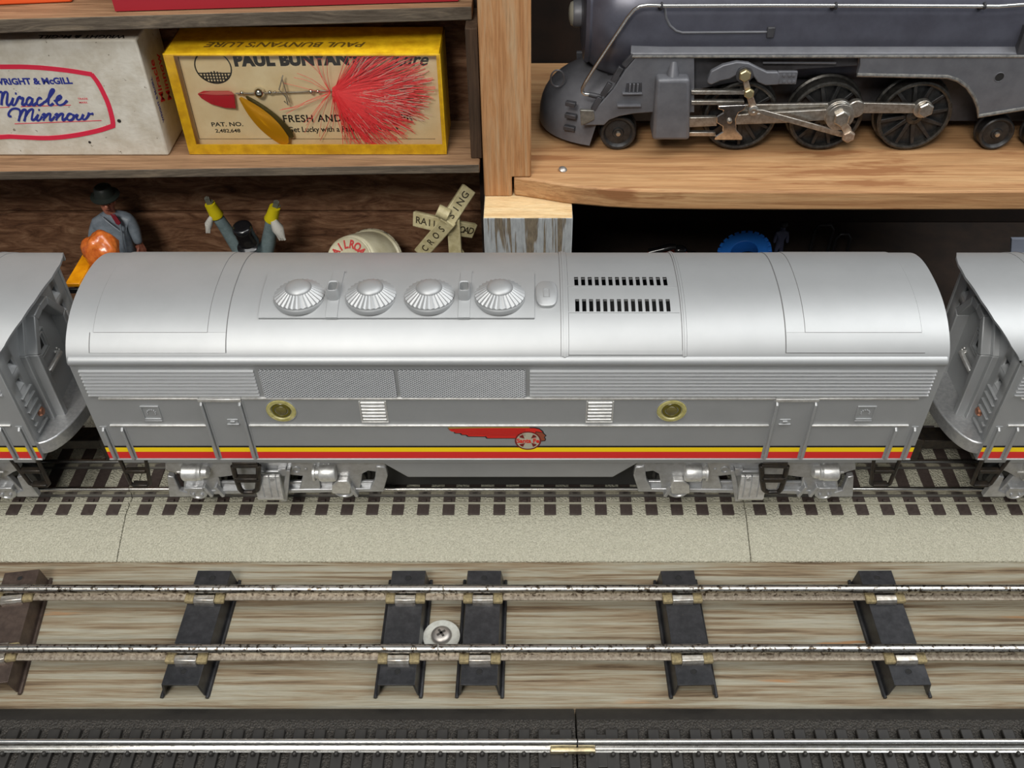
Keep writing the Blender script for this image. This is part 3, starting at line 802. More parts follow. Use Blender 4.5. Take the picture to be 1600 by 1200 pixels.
def truck(t, dx, s_):
    """cast side frame with brake cylinders, bearing covers, black step and ribbed shoe; built at the left end, mirrored for the right"""
    T = Matrix.Translation((dx, 0, 0))
    if s_: T = T @ Matrix.Translation((2 * XC, 0, 0)) @ Matrix.Scale(-1, 4, (1, 0, 0))
    Y0 = 253.0
    P = lambda px, py, y=Y0: (lambda p: (p.x, p.z))(atY(px, py, y))
    PX = lambda px, py, y=Y0: atY(px, py, y).x
    PZ = lambda py, y=Y0: atY(800, py, y).z
    mb = MB()
    mb.prism([P(258, 722), P(600, 722), P(604, 733), P(590, 738), P(575, 736), P(560, 744), P(470, 744), P(452, 742), P(372, 742), P(345, 746), P(292, 746), P(272, 738), P(258, 734)], 'xz', Y0, Y0 + 3)
    for a, b, c_, d_ in ((288, 340, 286, 346), (374, 450, 384, 446), (474, 497, 466, 502), (522, 566, 518, 562)): mb.prism([P(a, 740), P(b, 740), P(d_, 771), P(c_, 771)], 'xz', Y0 + .2, Y0 + 2.8)
    mb.prism([P(330, 758), P(600, 757), P(600, 765), P(330, 767)], 'xz', Y0 + 1.6, Y0 + 3)
    mb.prism([P(262, 742), P(272, 744), P(281, 765), P(300, 770), P(300, 775), P(265, 775)], 'xz', Y0 - .6, Y0 + 2)
    mb.prism([P(588, 727), P(603, 729), P(606, 742), P(600, 764), P(578, 764), P(586, 748)], 'xz', Y0 - .6, Y0 + 2)
    mb.prism([P(330, 766), P(600, 763), P(600, 768), P(330, 772)], 'xz', Y0 - .2, Y0 + 2)
    fr = obj('truck_frame', mb.tf(T), TRUCKM, t, bevel=.4)
    for (px, a, b) in ((293, 313, 331), (535, 499, 531)):
        y = Y0 - 2.2
    # brake cylinders
    z = PZ(739.5, Y0 - 2.5)
    mb = MB(); xa, xb = PX(292, 742), PX(316, 742)
    mb.lathe((xa, Y0 - 1.8, z), (1, 0, 0), [(3.0, -.2), (3.5, .3), (3.5, xb - xa - .6), (3.2, xb - xa), (3.3, xb - xa + .4), (3.3, xb - xa + 1.2), (2.6, xb - xa + 1.6), (2.4, xb - xa + 3.4), (1.2, xb - xa + 4.2)], 24)
    mb.cyl((xa - 2.4, Y0 - 1.8, z), (xa, Y0 - 1.8, z), .5)
    obj('brake_cylinder', mb.tf(T), BRIGHT, fr, smooth=40)
    mb = MB(); xa, xb = PX(503, 742), PX(528, 742)
    mb.lathe((xa, Y0 - 1.8, z - .3), (1, 0, 0), [(3.3, -2.4), (3.3, -1.6), (2.4, -1.5), (2.4, -.2), (3.3, 0), (3.6, .6), (3.6, xb - xa - .6), (3.2, xb - xa)], 24)
    obj('brake_cylinder', mb.tf(T), BRIGHT, fr, smooth=40)
    # bearing covers
    for px, py, r in ((308, 770, 4.0), (537, 766, 4.6)):
        x, zc = P(px, py, Y0 - 1.2)
        mb = MB(); mb.lathe((x, Y0, zc), (0, -1, 0), [(r, -1), (r, 1.0), (r - .5, 1.5), (r - 1.2, 1.55), (r - 1.5, 1.2), (0, 1.2)], 28)
        for k in range(3):
            a = pi / 2 + k * 2 * pi / 3; mb.cyl((x + 1.9 * cos(a), Y0 - 1, zc + 1.9 * sin(a)), (x + 1.9 * cos(a), Y0 - 2.0, zc + 1.9 * sin(a)), .65, n=10)
        obj('bearing_cover', mb.tf(T), TRUCKM, fr, smooth=40)
    mb = MB()
    mb.box(PX(290, 758), PX(319, 758), Y0 - 2.2, Y0 + 1, PZ(761), PZ(756.5))
    obj('cylinder_shelf', mb.tf(T), TRUCKM, fr, bevel=.3)
    mb = MB(); mb.prism([P(520, 752), P(528, 744), P(545, 744), P(549, 752), P(548, 764), P(520, 764)], 'xz', Y0 - 2.6, Y0 + 1)
    obj('axle_box', mb.tf(T), BRIGHT, fr, bevel=.5)
    for px in (326, 344, 553):
        mb = MB(); mb.obox((PX(px, 764), Y0 - .6, PZ(764)), (.94, 0, .34), (0, 1, 0), (-.34, 0, .94), .7, 1.2, 3.2)
        obj('spring_bracket', mb.tf(T), TRUCKM, fr, bevel=.3)
    x, zc = P(463, 733.5); mb = MB(); mb.tube(mb.ring((x, Y0 - .1, zc), (0, 1, 0), 1.5, 20), .35, 6, True)
    x2, z2 = P(478, 733); mb.cyl((x2, Y0 + .2, z2), (x2, Y0 - .4, z2), .6, n=12)
    mb.tube([(PX(402, 733), Y0 - .8, PZ(734)), (PX(446, 733), Y0 - .8, PZ(734))], .7, 8)
    mb.box(PX(436, 733), PX(449, 733), Y0 - 1.6, Y0 + .5, PZ(739), PZ(728))
    mb.prism([P(449, 728), P(455, 728), P(450, 776), P(441, 776)], 'xz', Y0 - 2.6, Y0 + .5)
    obj('brake_rigging', mb.tf(T), TRUCKM, fr, bevel=.2)
    # ribbed pickup shoe
    mb = MB(); ys = Y0 - 3.6
    A = [P(406, 744, ys), P(441, 744, ys)]; B = [P(400, 778, ys), P(442, 778, ys)]
    prof = [(744, 0), (752, -.6), (761, -1.4), (770, -1.7), (776, -1.9), (780, -2.2), (781.5, -1.2)]
    pl = [(lambda q: (q.y, q.z))(atY(420, r, ys + o_)) for r, o_ in prof]
    mb.prism(pl + [(pl[-1][0] + 1.4, pl[-1][1] + .6)] + [(ys + 1.2, pl[2][1]), (ys + 1.2, pl[0][1])], 'yz', PX(402, 765, ys), PX(442, 765, ys))
    obj('ribbed_shoe', mb.tf(T), BRIGHT, fr, bevel=.2); mb = MB()
    for px in (413, 424.5, 435): mb.prism([(a - .25, b) for a, b in pl[:-2]] + [(pl[4][0] + .8, pl[4][1]), (ys + .8, pl[0][1])], 'yz', PX(px, 762, ys) - .22, PX(px, 762, ys) + .22)
    mb.tube([(PX(408, 740), Y0 - 1.5, PZ(738)), (PX(411, 746), ys - .6, PZ(748, ys))], .9, 8); mb.tube([(PX(428, 740), Y0 - 1.5, PZ(738)), (PX(431, 746), ys - .6, PZ(748, ys))], .9, 8)
    obj('shoe_ribs', mb.tf(T), TRUCKM, fr)
    # black two-window step on the truck
    ys = YF + 1.2; mb = MB()
    Q = lambda px, py: P(px, py, ys)
    out = [Q(364, 728), Q(404, 727), Q(404, 748), Q(402, 765), Q(396, 769), Q(380, 769), Q(375, 764), Q(368, 745)]
    for a, b, r in ((0, 1, 1.0), (1, 2, 1.1), (2, 3, 1.1), (3, 4, 1.0), (4, 5, 1.0), (5, 6, 1.0), (6, 7, 1.1), (7, 0, 1.1)):
        mb.tube([(out[a][0], ys, out[a][1]), (out[b][0], ys, out[b][1])], r, 8)
    m1, m2 = Q(371, 747), Q(403, 747); mb.obox(((m1[0] + m2[0]) / 2, ys - .2, m1[1]), (1, 0, 0), (0, 1, 0), (0, 0, 1), (m2[0] - m1[0]) / 2, 1.3, 1.1)
    mb.obox(((out[0][0] + out[1][0]) / 2, ys + .8, out[0][1] + 1.2), (1, 0, 0), (0, 1, 0), (0, 0, 1), 4.8, 1.5, 1.2)
    obj('truck_step', mb.tf(T), BLACKM, t, bevel=.2)
    # wheels and axles behind the frame
    for px in (308, 537):
        x = PX(px, 770); mb = MB()
        for y in (260.2, 2 * 279 - 260.2):
            q = 1 if y < 279 else -1
            mb.lathe((x, y, 21.9), (0, q, 0), [(0, 0), (8.2, 0), (8.4, .3), (8.4, 2.6), (9.5, 3.2), (9.5, 4.0), (0, 4.0)], 28)
        mb.cyl((x, 259, 21.9), (x, 299, 21.9), 1.4)
        obj('wheelset', mb.tf(T), WHEELM, t)
    mb = MB(); mb.box(PX(300, 750), PX(560, 750), 262, 296, 24, 44)
    obj('truck_bolster', mb.tf(T), M('dark_under_fill', (.03, .03, .03), .6, .4), t)

def coupler(t, dx):
    for q, x in ((-1, XL), (1, XR)):
        mb = MB(); mb.box(min(x - q * 30, x + q * 11), max(x - q * 30, x + q * 11), YC - 3, YC + 5, 26, 31)
        mb.prism([(x + q * 8, YC - 6), (x + q * 12.2, YC - 5), (x + q * 12.2, YC + 7), (x + q * 8, YC + 8)], 'xy', 22, 34)
        obj('coupler', mb.tf(Matrix.Translation((dx, 0, 0))), BLACKM, t, bevel=.4)

def emblem(t):
    # plan of the decal read off an 8x enlargement
    k = lambda u, v: (lambda p: (p.x, p.z))(atY(680 + u / 8, 650 + v / 8, YF))
    wing = [(170, 160), (640, 150), (1240, 150), (1300, 165), (1342, 198), (1360, 222), (1300, 300), (1000, 272), (655, 272), (636, 252), (418, 250), (392, 230), (340, 228), (318, 210), (254, 208), (240, 196), (196, 188)]
    def grow(pts, d):
        cx = 1000; return [(x + (d if x > 700 else -d * 1.6), y + (-d if y < 200 else d)) for x, y in pts]
    def flat(name, pts, m, off, par):
        mb = MB(); mb.prism([k(*p) for p in pts], 'xz', YF - off, YF + .05); return obj(name, mb, m, par, smooth=0)
    base = flat('emblem', grow(wing, 9), BLACK, .10, t); base['label'] = 'red winged warbonnet emblem with round badge'
    flat('wing', wing, LOGO_RED, .13, base)
    mb = MB()
    for i in range(5):
        v = 172 + i * 18; u0 = 205 + (0, 40, 110, 200, 420)[i]
        mb.stroke([(k(u0, v)[0], YF - .13, k(u0, v)[1]), (k(1130, v - 4)[0], YF - .13, k(1130, v - 4)[1])], .13, (0, -1, 0), .03)
    obj('feather_lines', mb, LOGO_DARK, base, smooth=0)
    flat('gold_edge', [(165, 140), (1180, 135), (1180, 148), (640, 148), (165, 156)], M('emblem_gold', srgb(166, 140, 70), .5), .12, base)
    flat('face_outline', [(1255, 190), (1345, 200), (1392, 243), (1370, 262), (1386, 288), (1376, 310), (1310, 316), (1230, 300)], BLACK, .135, base)
    flat('face', [(1262, 200), (1338, 206), (1378, 243), (1358, 262), (1374, 288), (1366, 302), (1312, 306), (1240, 290)], LOGO_SKIN, .15, base)
    # round badge: a true circle on the side
    c = k(1160, 305); rx = (k(1325, 305)[0] - c[0])
    for nm, r, m, o_ in (('badge_rim', 1.0, LOGO_DARK, .17), ('badge_face', .88, LOGO_CREAM, .19)):
        mb = MB(); mb.lathe((c[0], YF, c[1]), (0, -1, 0), [(rx * r, -.02), (rx * r, o_)], 40); obj(nm, mb, m, base, smooth=0)
    mb = MB()
    for a in range(4):
        an = pi / 4 + a * pi / 2 
        for q in (-.22, .22):
            pass
        d = V((cos(an), 0, sin(an))); s = V((-sin(an), 0, cos(an)))
        cc = V((c[0], YF - .19, c[1]))
        pts = [cc + d * rx * .34 + s * rx * .02, cc + d * rx * .74 + s * rx * .20, cc + d * rx * .80, cc + d * rx * .74 - s * rx * .20]
        mb.hull8(pts, [p + V((0, -.03, 0)) for p in pts])
    obj('badge_cross', mb, LOGO_DARK, base, smooth=0)
    mb = MB(); mb.text('Santa Fe', (c[0], YF - .2, c[1] - .1), (1, 0, 0), (0, 0, 1), rx * .62, .06, .035, 0, sx=.82)
    obj('lettering', mb, LOGO_RED, base, smooth=0)

def roof_details(t):
    # hatch panels and seams pressed into the roof
    yA = at_arch(250, 519.5).y; yB = at_arch(250, 554).y; yT = YC + HW - 1.5
    yB = max(yB, YC - HW + 1.2)
    def plate(name, x0, x1, y0, y1, h=.4, seam=''):
        mb = MB(); arch_plate(mb, x0, x1, y0, y1, h); o = obj(name, mb, SILVER, t, smooth=25)
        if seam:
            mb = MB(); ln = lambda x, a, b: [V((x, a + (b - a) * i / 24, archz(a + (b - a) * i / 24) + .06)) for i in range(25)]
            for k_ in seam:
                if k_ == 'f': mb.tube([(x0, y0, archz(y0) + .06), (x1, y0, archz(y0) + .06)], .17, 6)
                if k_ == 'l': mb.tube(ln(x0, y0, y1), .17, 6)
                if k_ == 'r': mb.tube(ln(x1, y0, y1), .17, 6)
            obj('seam', mb, M('seam_shade', (.16, .16, .16), .6, .2), o)  # dark strips that paint the shade line along the plate edges
        return o
    xa, xb = at_arch(146, 521).x, at_arch(324, 519).x
    ma = 2 * XC - xa; mb_ = at_arch(1258, 516).x
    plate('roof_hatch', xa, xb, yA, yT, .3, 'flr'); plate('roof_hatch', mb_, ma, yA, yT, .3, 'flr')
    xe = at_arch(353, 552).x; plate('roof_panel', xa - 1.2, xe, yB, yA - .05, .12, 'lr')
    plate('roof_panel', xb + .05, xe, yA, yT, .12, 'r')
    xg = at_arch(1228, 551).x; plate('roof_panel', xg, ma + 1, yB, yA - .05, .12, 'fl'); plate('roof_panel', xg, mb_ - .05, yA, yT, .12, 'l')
    for p0, p1 in ((877, 888.5), (1066.5, 1073)):
        a, b = at_arch(p0, 550).x, at_arch(p1, 550).x
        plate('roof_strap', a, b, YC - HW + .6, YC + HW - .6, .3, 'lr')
        plate('roof_strap', a + .8, b - .8, YC - HW + .5, YC + HW - .6, .55)
    plate('slot_lip', at_arch(889, 550).x, at_arch(1066, 550).x, yB - .3, yB + .5, .6)
    x0s = 15.25 - 3; x1s = 15.25 + 2.42 * 14 + 2
    for r in ((487, 489), (446.5, 448.5)):
        y0 = at_arch(970, r[1]).y; y1 = at_arch(970, r[0]).y - .05
        plate('slot_lip', x0s, x1s, y0, y1, .2)
    # raised panel with four fans and two stacks
    ya, za = 257.2, 109.7; yb, zb2 = 277.7, 113.0
    pz = lambda y: za + (zb2 - za) * (y - ya) / (yb - ya)
    def on(px, py):
        y = 266.0
        for _ in range(40): p = atY(px, py, y); y -= (pz(y) - p.z) * .5
        return atY(px, py, y)
    x0, x1 = on(403, 494).x, on(835, 494).x
    mb = MB(); arch_plate(mb, x0, x1, ya, yb, .95)
    obj('fan_panel', mb, SILVER, t, smooth=25)
    for px in (468.7, 580.2, 671.5, 781.3):
        c = on(px, 463); c = V((c.x, c.y, pz(c.y) - .5))
        mb = MB()
        mb.lathe(c, (0, 0, 1), [(9.2, -.6), (9.2, .7), (9.0, 1.0), (8.5, 1.1), (8.5, 1.6)], 56)
        f = obj('roof_fan', mb, SILVER, t)
        mb = MB(); n = 60
        saw = lambda r, d: (lambda i: r + (d if i % 2 else 0))
        vr = [[], []]
        for j, (r, z, d) in enumerate(((8.7, 1.5, 0), (4.3, 4.3, 0))):
            for i in range(n):
                a = 2 * pi * i / n + (0.02 if i % 2 else 0); hh = z + (.34 if i % 2 else -.06) * (1 if j == 0 else .6)
                vr[j].append(mb.bm.verts.new(c + V((r * cos(a), r * sin(a), hh))))
        for i in range(n): mb.face([vr[0][i], vr[0][(i + 1) % n], vr[1][(i + 1) % n], vr[1][i]])
        obj('fan_louvres', mb, SILVER, f, smooth=0)
        mb = MB(); mb.lathe(c, (0, 0, 1), [(4.55, 3.9), (4.6, 4.3), (4.2, 4.9), (3.2, 5.5), (1.7, 5.9), (0, 6.05)], 36)
        obj('fan_cap', mb, SILVER, f, smooth=60)
    for px, pxs in ((522, (509, 527)), (726, (716, 734))):
        c = on(px, 468); xs0 = on(pxs[0], 493).x; xs1 = on(pxs[1], 493).x
        mb = MB(); arch_plate(mb, xs0, xs1, ya - .1, yb + .9, 1.4)
        obj('stack_base', mb, SILVER, t, smooth=25)
        cx = c.x; cy = c.y + 1.2; z0 = pz(cy) - .3; mb = MB()
        rr = lambda w_, h_: [(cx + w_ * (abs(cos(a)) ** .5) * math.copysign(1, cos(a)), cy + h_ * (abs(sin(a)) ** .5) * math.copysign(1, sin(a))) for a in [2 * pi * (i + .5) / 28 for i in range(28)]]
        lv = [(2.2, 3.0, 0), (2.05, 2.85, 5.0), (1.85, 2.65, 5.3), (1.5, 2.3, 5.1), (1.3, 2.0, 1.5)]
        rings = [[mb.bm.verts.new((x, y, z0 + h)) for x, y in rr(a, b)] for a, b, h in lv]
        for A, B in zip(rings, rings[1:]):
            for i in range(28): mb.face([A[i], A[(i + 1) % 28], B[(i + 1) % 28], B[i]])
        mb.face(rings[0][::-1]); mb.face(rings[-1])
        obj('exhaust_stack', mb, SILVER, t, smooth=50)
    c = at_arch(854, 461); mb = MB()
    nrm = V((0, -(archz(c.y + .2) - archz(c.y - .2)) / .4, 1)).normalized(); e2 = V((1, 0, 0)); e3 = nrm.cross(e2)
    sq = lambda w_, h_, o_: [c + e2 * (w_ * abs(cos(a)) ** .6 * math.copysign(1, cos(a))) + e3 * (h_ * abs(sin(a)) ** .75 * math.copysign(1, sin(a))) + nrm * o_ for a in [2 * pi * (i + .5) / 32 for i in range(32)]]
    A = sq(3.7, 5.9, -1); B = sq(3.7, 5.9, .9); C_ = sq(3.4, 5.6, 1.15)
    ra = [[mb.bm.verts.new(p) for p in q] for q in (A, B, C_)]
    for P_, Q_ in zip(ra, ra[1:]):
        for i in range(32): mb.face([P_[i], P_[(i + 1) % 32], Q_[(i + 1) % 32], Q_[i]])
    mb.face(ra[-1])
    mb.tube([c + nrm * 1.2 + e2 * a + e3 * b for a, b in ((-1, -2), (1, -2), (1, 2), (-1, 2))], .18, 6, True)
    obj('filler_hatch', mb, SILVER, t, smooth=40)

def outer_unit_end(t, dx):
    """hooded end with arched door frame, square windows, ladder rungs and half-round platform"""
    side = 1 if dx < 0 else -1; mb = MB()
    xs_ = (XR - 15 if side > 0 else XL + 15) + dx
    mb.tube([V((xs_, y, archz(y) + .03)) for y in YS[3:-2]], .32, 6); obj('roof_seam', mb, M('seam_shade', (.16, .16, .16), .6, .2), t)  # dark tube painting in the shade of the groove near the end
    mb = MB(); arch_plate(mb, min(xs_, xs_ + side * 4) , max(xs_, xs_ + side * 4), YC - HW + 1, YC + HW - 1, .18); obj('roof_rib', mb, SILVER, t)
   #                   # which way the visible end looks
    xe = (XR if side > 0 else XL) + dx
    X = lambda o_: xe + side * o_
    mb = MB()
    win = [(YF + 6.2, YF + 10.8, 86.2, 91.4), (YF + 6.0, YF + 10.2, 78.4, 82.8)]
    win += [(2 * YC - b, 2 * YC - a, c, d) for a, b, c, d in win]
    yb = sorted(set([YF + .2, 2 * YC - YF - .2] + [q for w_ in win for q in w_[:2]] + [YF + 9 + (2 * YC - 2 * YF - 18) * i / 16 for i in range(17)]))
    zbk = sorted(set([ZB] + [q for w_ in win for q in w_[2:]]))
    cols = []
    for y in yb: cols.append([mb.bm.verts.new((X(-1.5), y, z)) for z in zbk] + [mb.bm.verts.new((X(-1.5), y, max(archz(min(max(y, YC - HW), YC + HW)) - .6, 97)))])
    for i in range(len(yb) - 1):
        ym = (yb[i] + yb[i + 1]) / 2
        for j in range(len(zbk)):
            zm = (cols[i][j].co.z + cols[i][j + 1].co.z) / 2
            if any(a < ym < b and c < zm < d for a, b, c, d in win): continue
            mb.face([cols[i][j], cols[i + 1][j], cols[i + 1][j + 1], cols[i][j + 1]])
    o = obj('end_wall', mb, SILVER, t, smooth=20)
    so = o.modifiers.new('thick', 'SOLIDIFY'); so.thickness = 2.2 * S; so.offset = 0
    # sloping sills inside the square windows
    for a, b, c, d in win:
        mb = MB(); mb.prism([(X(-.4), c), (X(-.4), c + .3), (X(-4.2), c + 2.6), (X(-4.2), c)], 'xz', a, b)
        mb.box(min(X(-5), X(-4.1)), max(X(-5), X(-4.1)), a - 1, b + 1, c - 1, d + 1)
        obj('window_recess', mb, SILVER, o)
    def arch_poly(hw, z0, z1, zt): return [(YC - hw, z0), (YC - hw, z1), (YC - hw * .42, zt - .6), (YC, zt), (YC + hw * .42, zt - .6), (YC + hw, z1), (YC + hw, z0)]
    def ringp(outer, inner, a, b):
        mb = MB(); n = len(outer)
        for i in range(n - 1):
            q = [outer[i], outer[i + 1], inner[i + 1], inner[i]]
            mb.prism(q, 'yz', min(X(a), X(b)), max(X(a), X(b)))
        return mb
    d = obj('door_frame', ringp(arch_poly(15.8, 55, 88, 101.5), arch_poly(12.6, 55, 86.5, 98.5), -1, 1.8), SILVER, t, bevel=.3, smooth=25)
    obj('inner_frame', ringp(arch_poly(13.9, 55, 87, 99.6), arch_poly(11.2, 55, 85.5, 96.6), -1, 5.2), SILVER, d, bevel=.4, smooth=25)
    mb = MB(); mb.prism(arch_poly(12, 55, 86, 97.5), 'yz', min(X(-1), X(.4)), max(X(-1), X(.4)))
    dr = obj('end_door', mb, SILVER, t)
    mb = MB(); zc = 83
    for q in (4.6, 3.4):
        for s_ in (-1, 1):
            mb.box(min(X(.3), X(1.3)), max(X(.3), X(1.3)), YC - 3 + s_ * q - .4, YC - 3 + s_ * q + .4, zc - q, zc + q)
            mb.box(min(X(.3), X(1.3)), max(X(.3), X(1.3)), YC - 3 - q, YC - 3 + q, zc + s_ * q - .4, zc + s_ * q + .4)
    obj('window_trim', mb, SILVER, dr, bevel=.15)
    mb = MB(); mb.box(min(X(.3), X(.6)), max(X(.3), X(.6)), YC - 5, YC - 1, zc - 2, zc + 2); obj('window_hole', mb, DARK, dr)
    mb = MB(); mb.tube([(X(.4), YC - 7, 73), (X(2.2), YC - 7, 73), (X(2.2), YC + 4, 73), (X(.4), YC + 4, 73)], 1.0, 10); 
    for y in (YC - 7, YC + 4):
        for k in range(5): mb.ball((X(1.2), y + 1.5 * cos(k * 1.26), 73 + 1.8 * sin(k * 1.26)), .55, n=8, m=5)
    obj('door_bar', mb, BRIGHT, dr, smooth=50)
    for i in range(6):
        z = 75.8 - i * 3.4; mb = MB()
        if i == 4: a, b = YF + 4.4, YF + 6.6
        else: a, b = YF + 4.4, YF + 12.6
        mb.box(min(X(-.6), X(.5)), max(X(-.6), X(.5)), a, b, z - .35, z + .35)
        obj('rung', mb, SILVER, t, bevel=.15)
    mb = MB(); mb.lathe((X(-.5), YF + 11.2, 63.3), (side, 0, 0), [(1.9, 0), (1.9, .6), (1.4, 1.3), (0, 1.6)], 20); obj('rivet', mb, COPPER, t, label='round copper rivet')
    # half-round platform
    mb = MB(); n = 24
    out = [(X(-2), YF + 1.5)] + [(X(11.5 * sin(pi * i / n)), YC - (YC - YF - 1.2) * cos(pi * i / n)) for i in range(n + 1)] + [(X(-2), 2 * YC - YF - 1.5)]
    mb.prism(out, 'xy', 50.5, 56.5)
    obj('end_platform', mb, M('galvanised_platform', (.46, .47, .48), .42, .75, var=(.6, .6, .6), vscale=.6, bumps=(.6, .3, .4)), t, bevel=.5)

silver_unit('silver diesel unit in the middle with four roof fans and red emblem', 0, True)
silver_unit('silver diesel unit cut off by the left edge, its door end lit', XL - 25.2 - XR, False)
silver_unit('silver diesel unit cut off by the right edge, its door end in shadow', XR + 25.2 - XL, False)
# ------------------------------------------------------------------ the grey streamlined steam locomotive on the pine shelf
LK = 385.0; LC = 416.0
lo = thing('steam_locomotive', 'grey streamlined toy steam locomotive standing on the pine shelf', 'toy locomotive', (120, LC, ZS))
L2 = lambda px, py, y=LK: (lambda p: (p.x, p.z))(atY(px, py, y))
LX = lambda px, py, y=LK: atY(px, py, y).x
LZz = lambda py, y=LK: atY(1200, py, y).z
BZ, BR = 152.0, 28.0
def at_boiler(px, py):
    r = ray(px, py); a = r.y ** 2 + r.z ** 2; b = 2 * (r.y * (0 - LC) + r.z * (CZ - BZ)); c = LC ** 2 + (CZ - BZ) ** 2 - BR ** 2
    t = (-b - sqrt(max(0, b * b - 4 * a * c))) / (2 * a); return V((r.x * t, r.y * t, CZ + r.z * t))
mb = MB()
mb.lathe((0, LC, BZ), (1, 0, 0), [(0, 21.5), (15, 22), (20.5, 23), (21.6, 24.5), (21.2, 25.5), (24.2, 29), (26.4, 35), (27.6, 43), (28, 54), (28, 262)], 72)
obj('boiler', mb, M('blue_grey_enamel', srgb(84, 85, 96), .34, .3, var=srgb(74, 74, 84), vscale=.1, wear=((.2, .17, .14), .28, .12)), lo, smooth=40)
mb = MB(); hz = atY(905, 21, LC).z; hx = LX(906, 21, LC)
mb.lathe((hx - 3.3, LC, hz), (1, 0, 0), [(0, -.9), (3.4, -.5), (5.4, .4), (5.7, 1.2), (5.7, 6.5), (5.2, 8)], 28)
obj('headlight', mb, [CAST_GREY], lo, smooth=40)
mb = MB(); mb.lathe((hx - 3.6, LC, hz), (-1, 0, 0), [(5.2, -.6), (4.6, .5), (2.6, 1.2), (0, 1.4)], 24)
obj('headlight_lens', mb, HEADL, lo, smooth=60)
# bulbous front cowl
mb = MB(); n = 22
st = []
for i in range(13):
    a = pi / 2 * i / 12; st.append((41 - 37 * cos(a * .98), sin(a * .98 + .02)))
st += [(52, 1), (64, 1)]
rings = []
for x, k in st:
    k = max(k, .06); ry = 30.5 * k ** .85; rz = 28 * k ** .8
    rings.append([mb.bm.verts.new((x, LC + ry * cos(pi * j / n), max(102.5 + (rz * sin(pi * j / n) if 0 < j < n else 0), 121 if x > 27 else 0))) for j in range(n + 1)] + [mb.bm.verts.new((x, LC, 121 if x > 27 else 101.5))])
for A, B in zip(rings, rings[1:]):
    m = len(A)
    for i in range(m): mb.face([A[i], A[(i + 1) % m], B[(i + 1) % m], B[i]])
mb.face(rings[0]); mb.face(rings[-1])
cw = obj('front_cowl', mb, CAST_GREY, lo, smooth=50)
for py, w2 in ((162, 2.3), (181, 2.6), (200, 2.6)):     # slots in the cowl corner
    mb = MB(); p = atY(892 if py < 190 else 890, py, 391.5)
    mb.obox(p, (.93, -.37, 0), (.37, .93, 0), (0, 0, 1), w2, 1.2, 1.0); obj('cowl_slot', mb, CAST_DK, cw, bevel=.3)
mb = MB(); p = atY(871, 122, 404); mb.tube([p + V((cos(a) * 3.0, -sin(a) * 1.2 - .3, sin(a) * 4.4)) for a in [2 * pi * i / 20 for i in range(20)]], .4, 6, True)
obj('cowl_medallion', mb, CAST_GREY, cw)
# running board and side casing
xr0 = LX(990, 86)
mb = MB(); zt, zb_ = LZz(84), LZz(91)
mb.hull8([(xr0 - 1.5, LK, zt), (xr0, LK, zb_), (xr0 + 2, LK + 30, zb_), (xr0 + 2, LK + 30, zt + 6), (xr0 - .5, LK + 9, zt + 4.3)],
         [(265, LK, zt), (265, LK, zb_), (265, LK + 30, zb_), (265, LK + 30, zt + 6), (265, LK + 9, zt + 4.3)])
mb.hull8([(xr0 - 1.5, 2 * LC - LK, zt), (xr0, 2 * LC - LK, zb_), (xr0, LC, zb_), (xr0, LC, zt + 5)], [(265, 2 * LC - LK, zt), (265, 2 * LC - LK, zb_), (265, LC, zb_), (265, LC, zt + 5)])
rb = obj('running_board', mb, CAST_GREY, lo, bevel=.5)
mb = MB(); mb.tube([(xr0 - .6, LK - .1, (zt + zb_) / 2 - .2), (264, LK - .1, (zt + zb_) / 2 - .2)], .6, 8); obj('worn_edge', mb, M('worn_grey_edge', srgb(140, 138, 132), .4, .5, var=srgb(96, 96, 97), vscale=.5), rb)
mb = MB(); mb.prism([L2(995, 86), L2(1345, 86), L2(1345, 110), L2(1250, 116), L2(1080, 150), L2(1000, 150)], 'xz', LK + 4.5, 2 * LC - LK - 4.5)
obj('side_casing', mb, CAST_DK, lo, bevel=.3)
mb = MB(); mb.box(34, 262, LC - 12, LC + 12, 106, 140); obj('main_frame', mb, CAST_DK, lo)
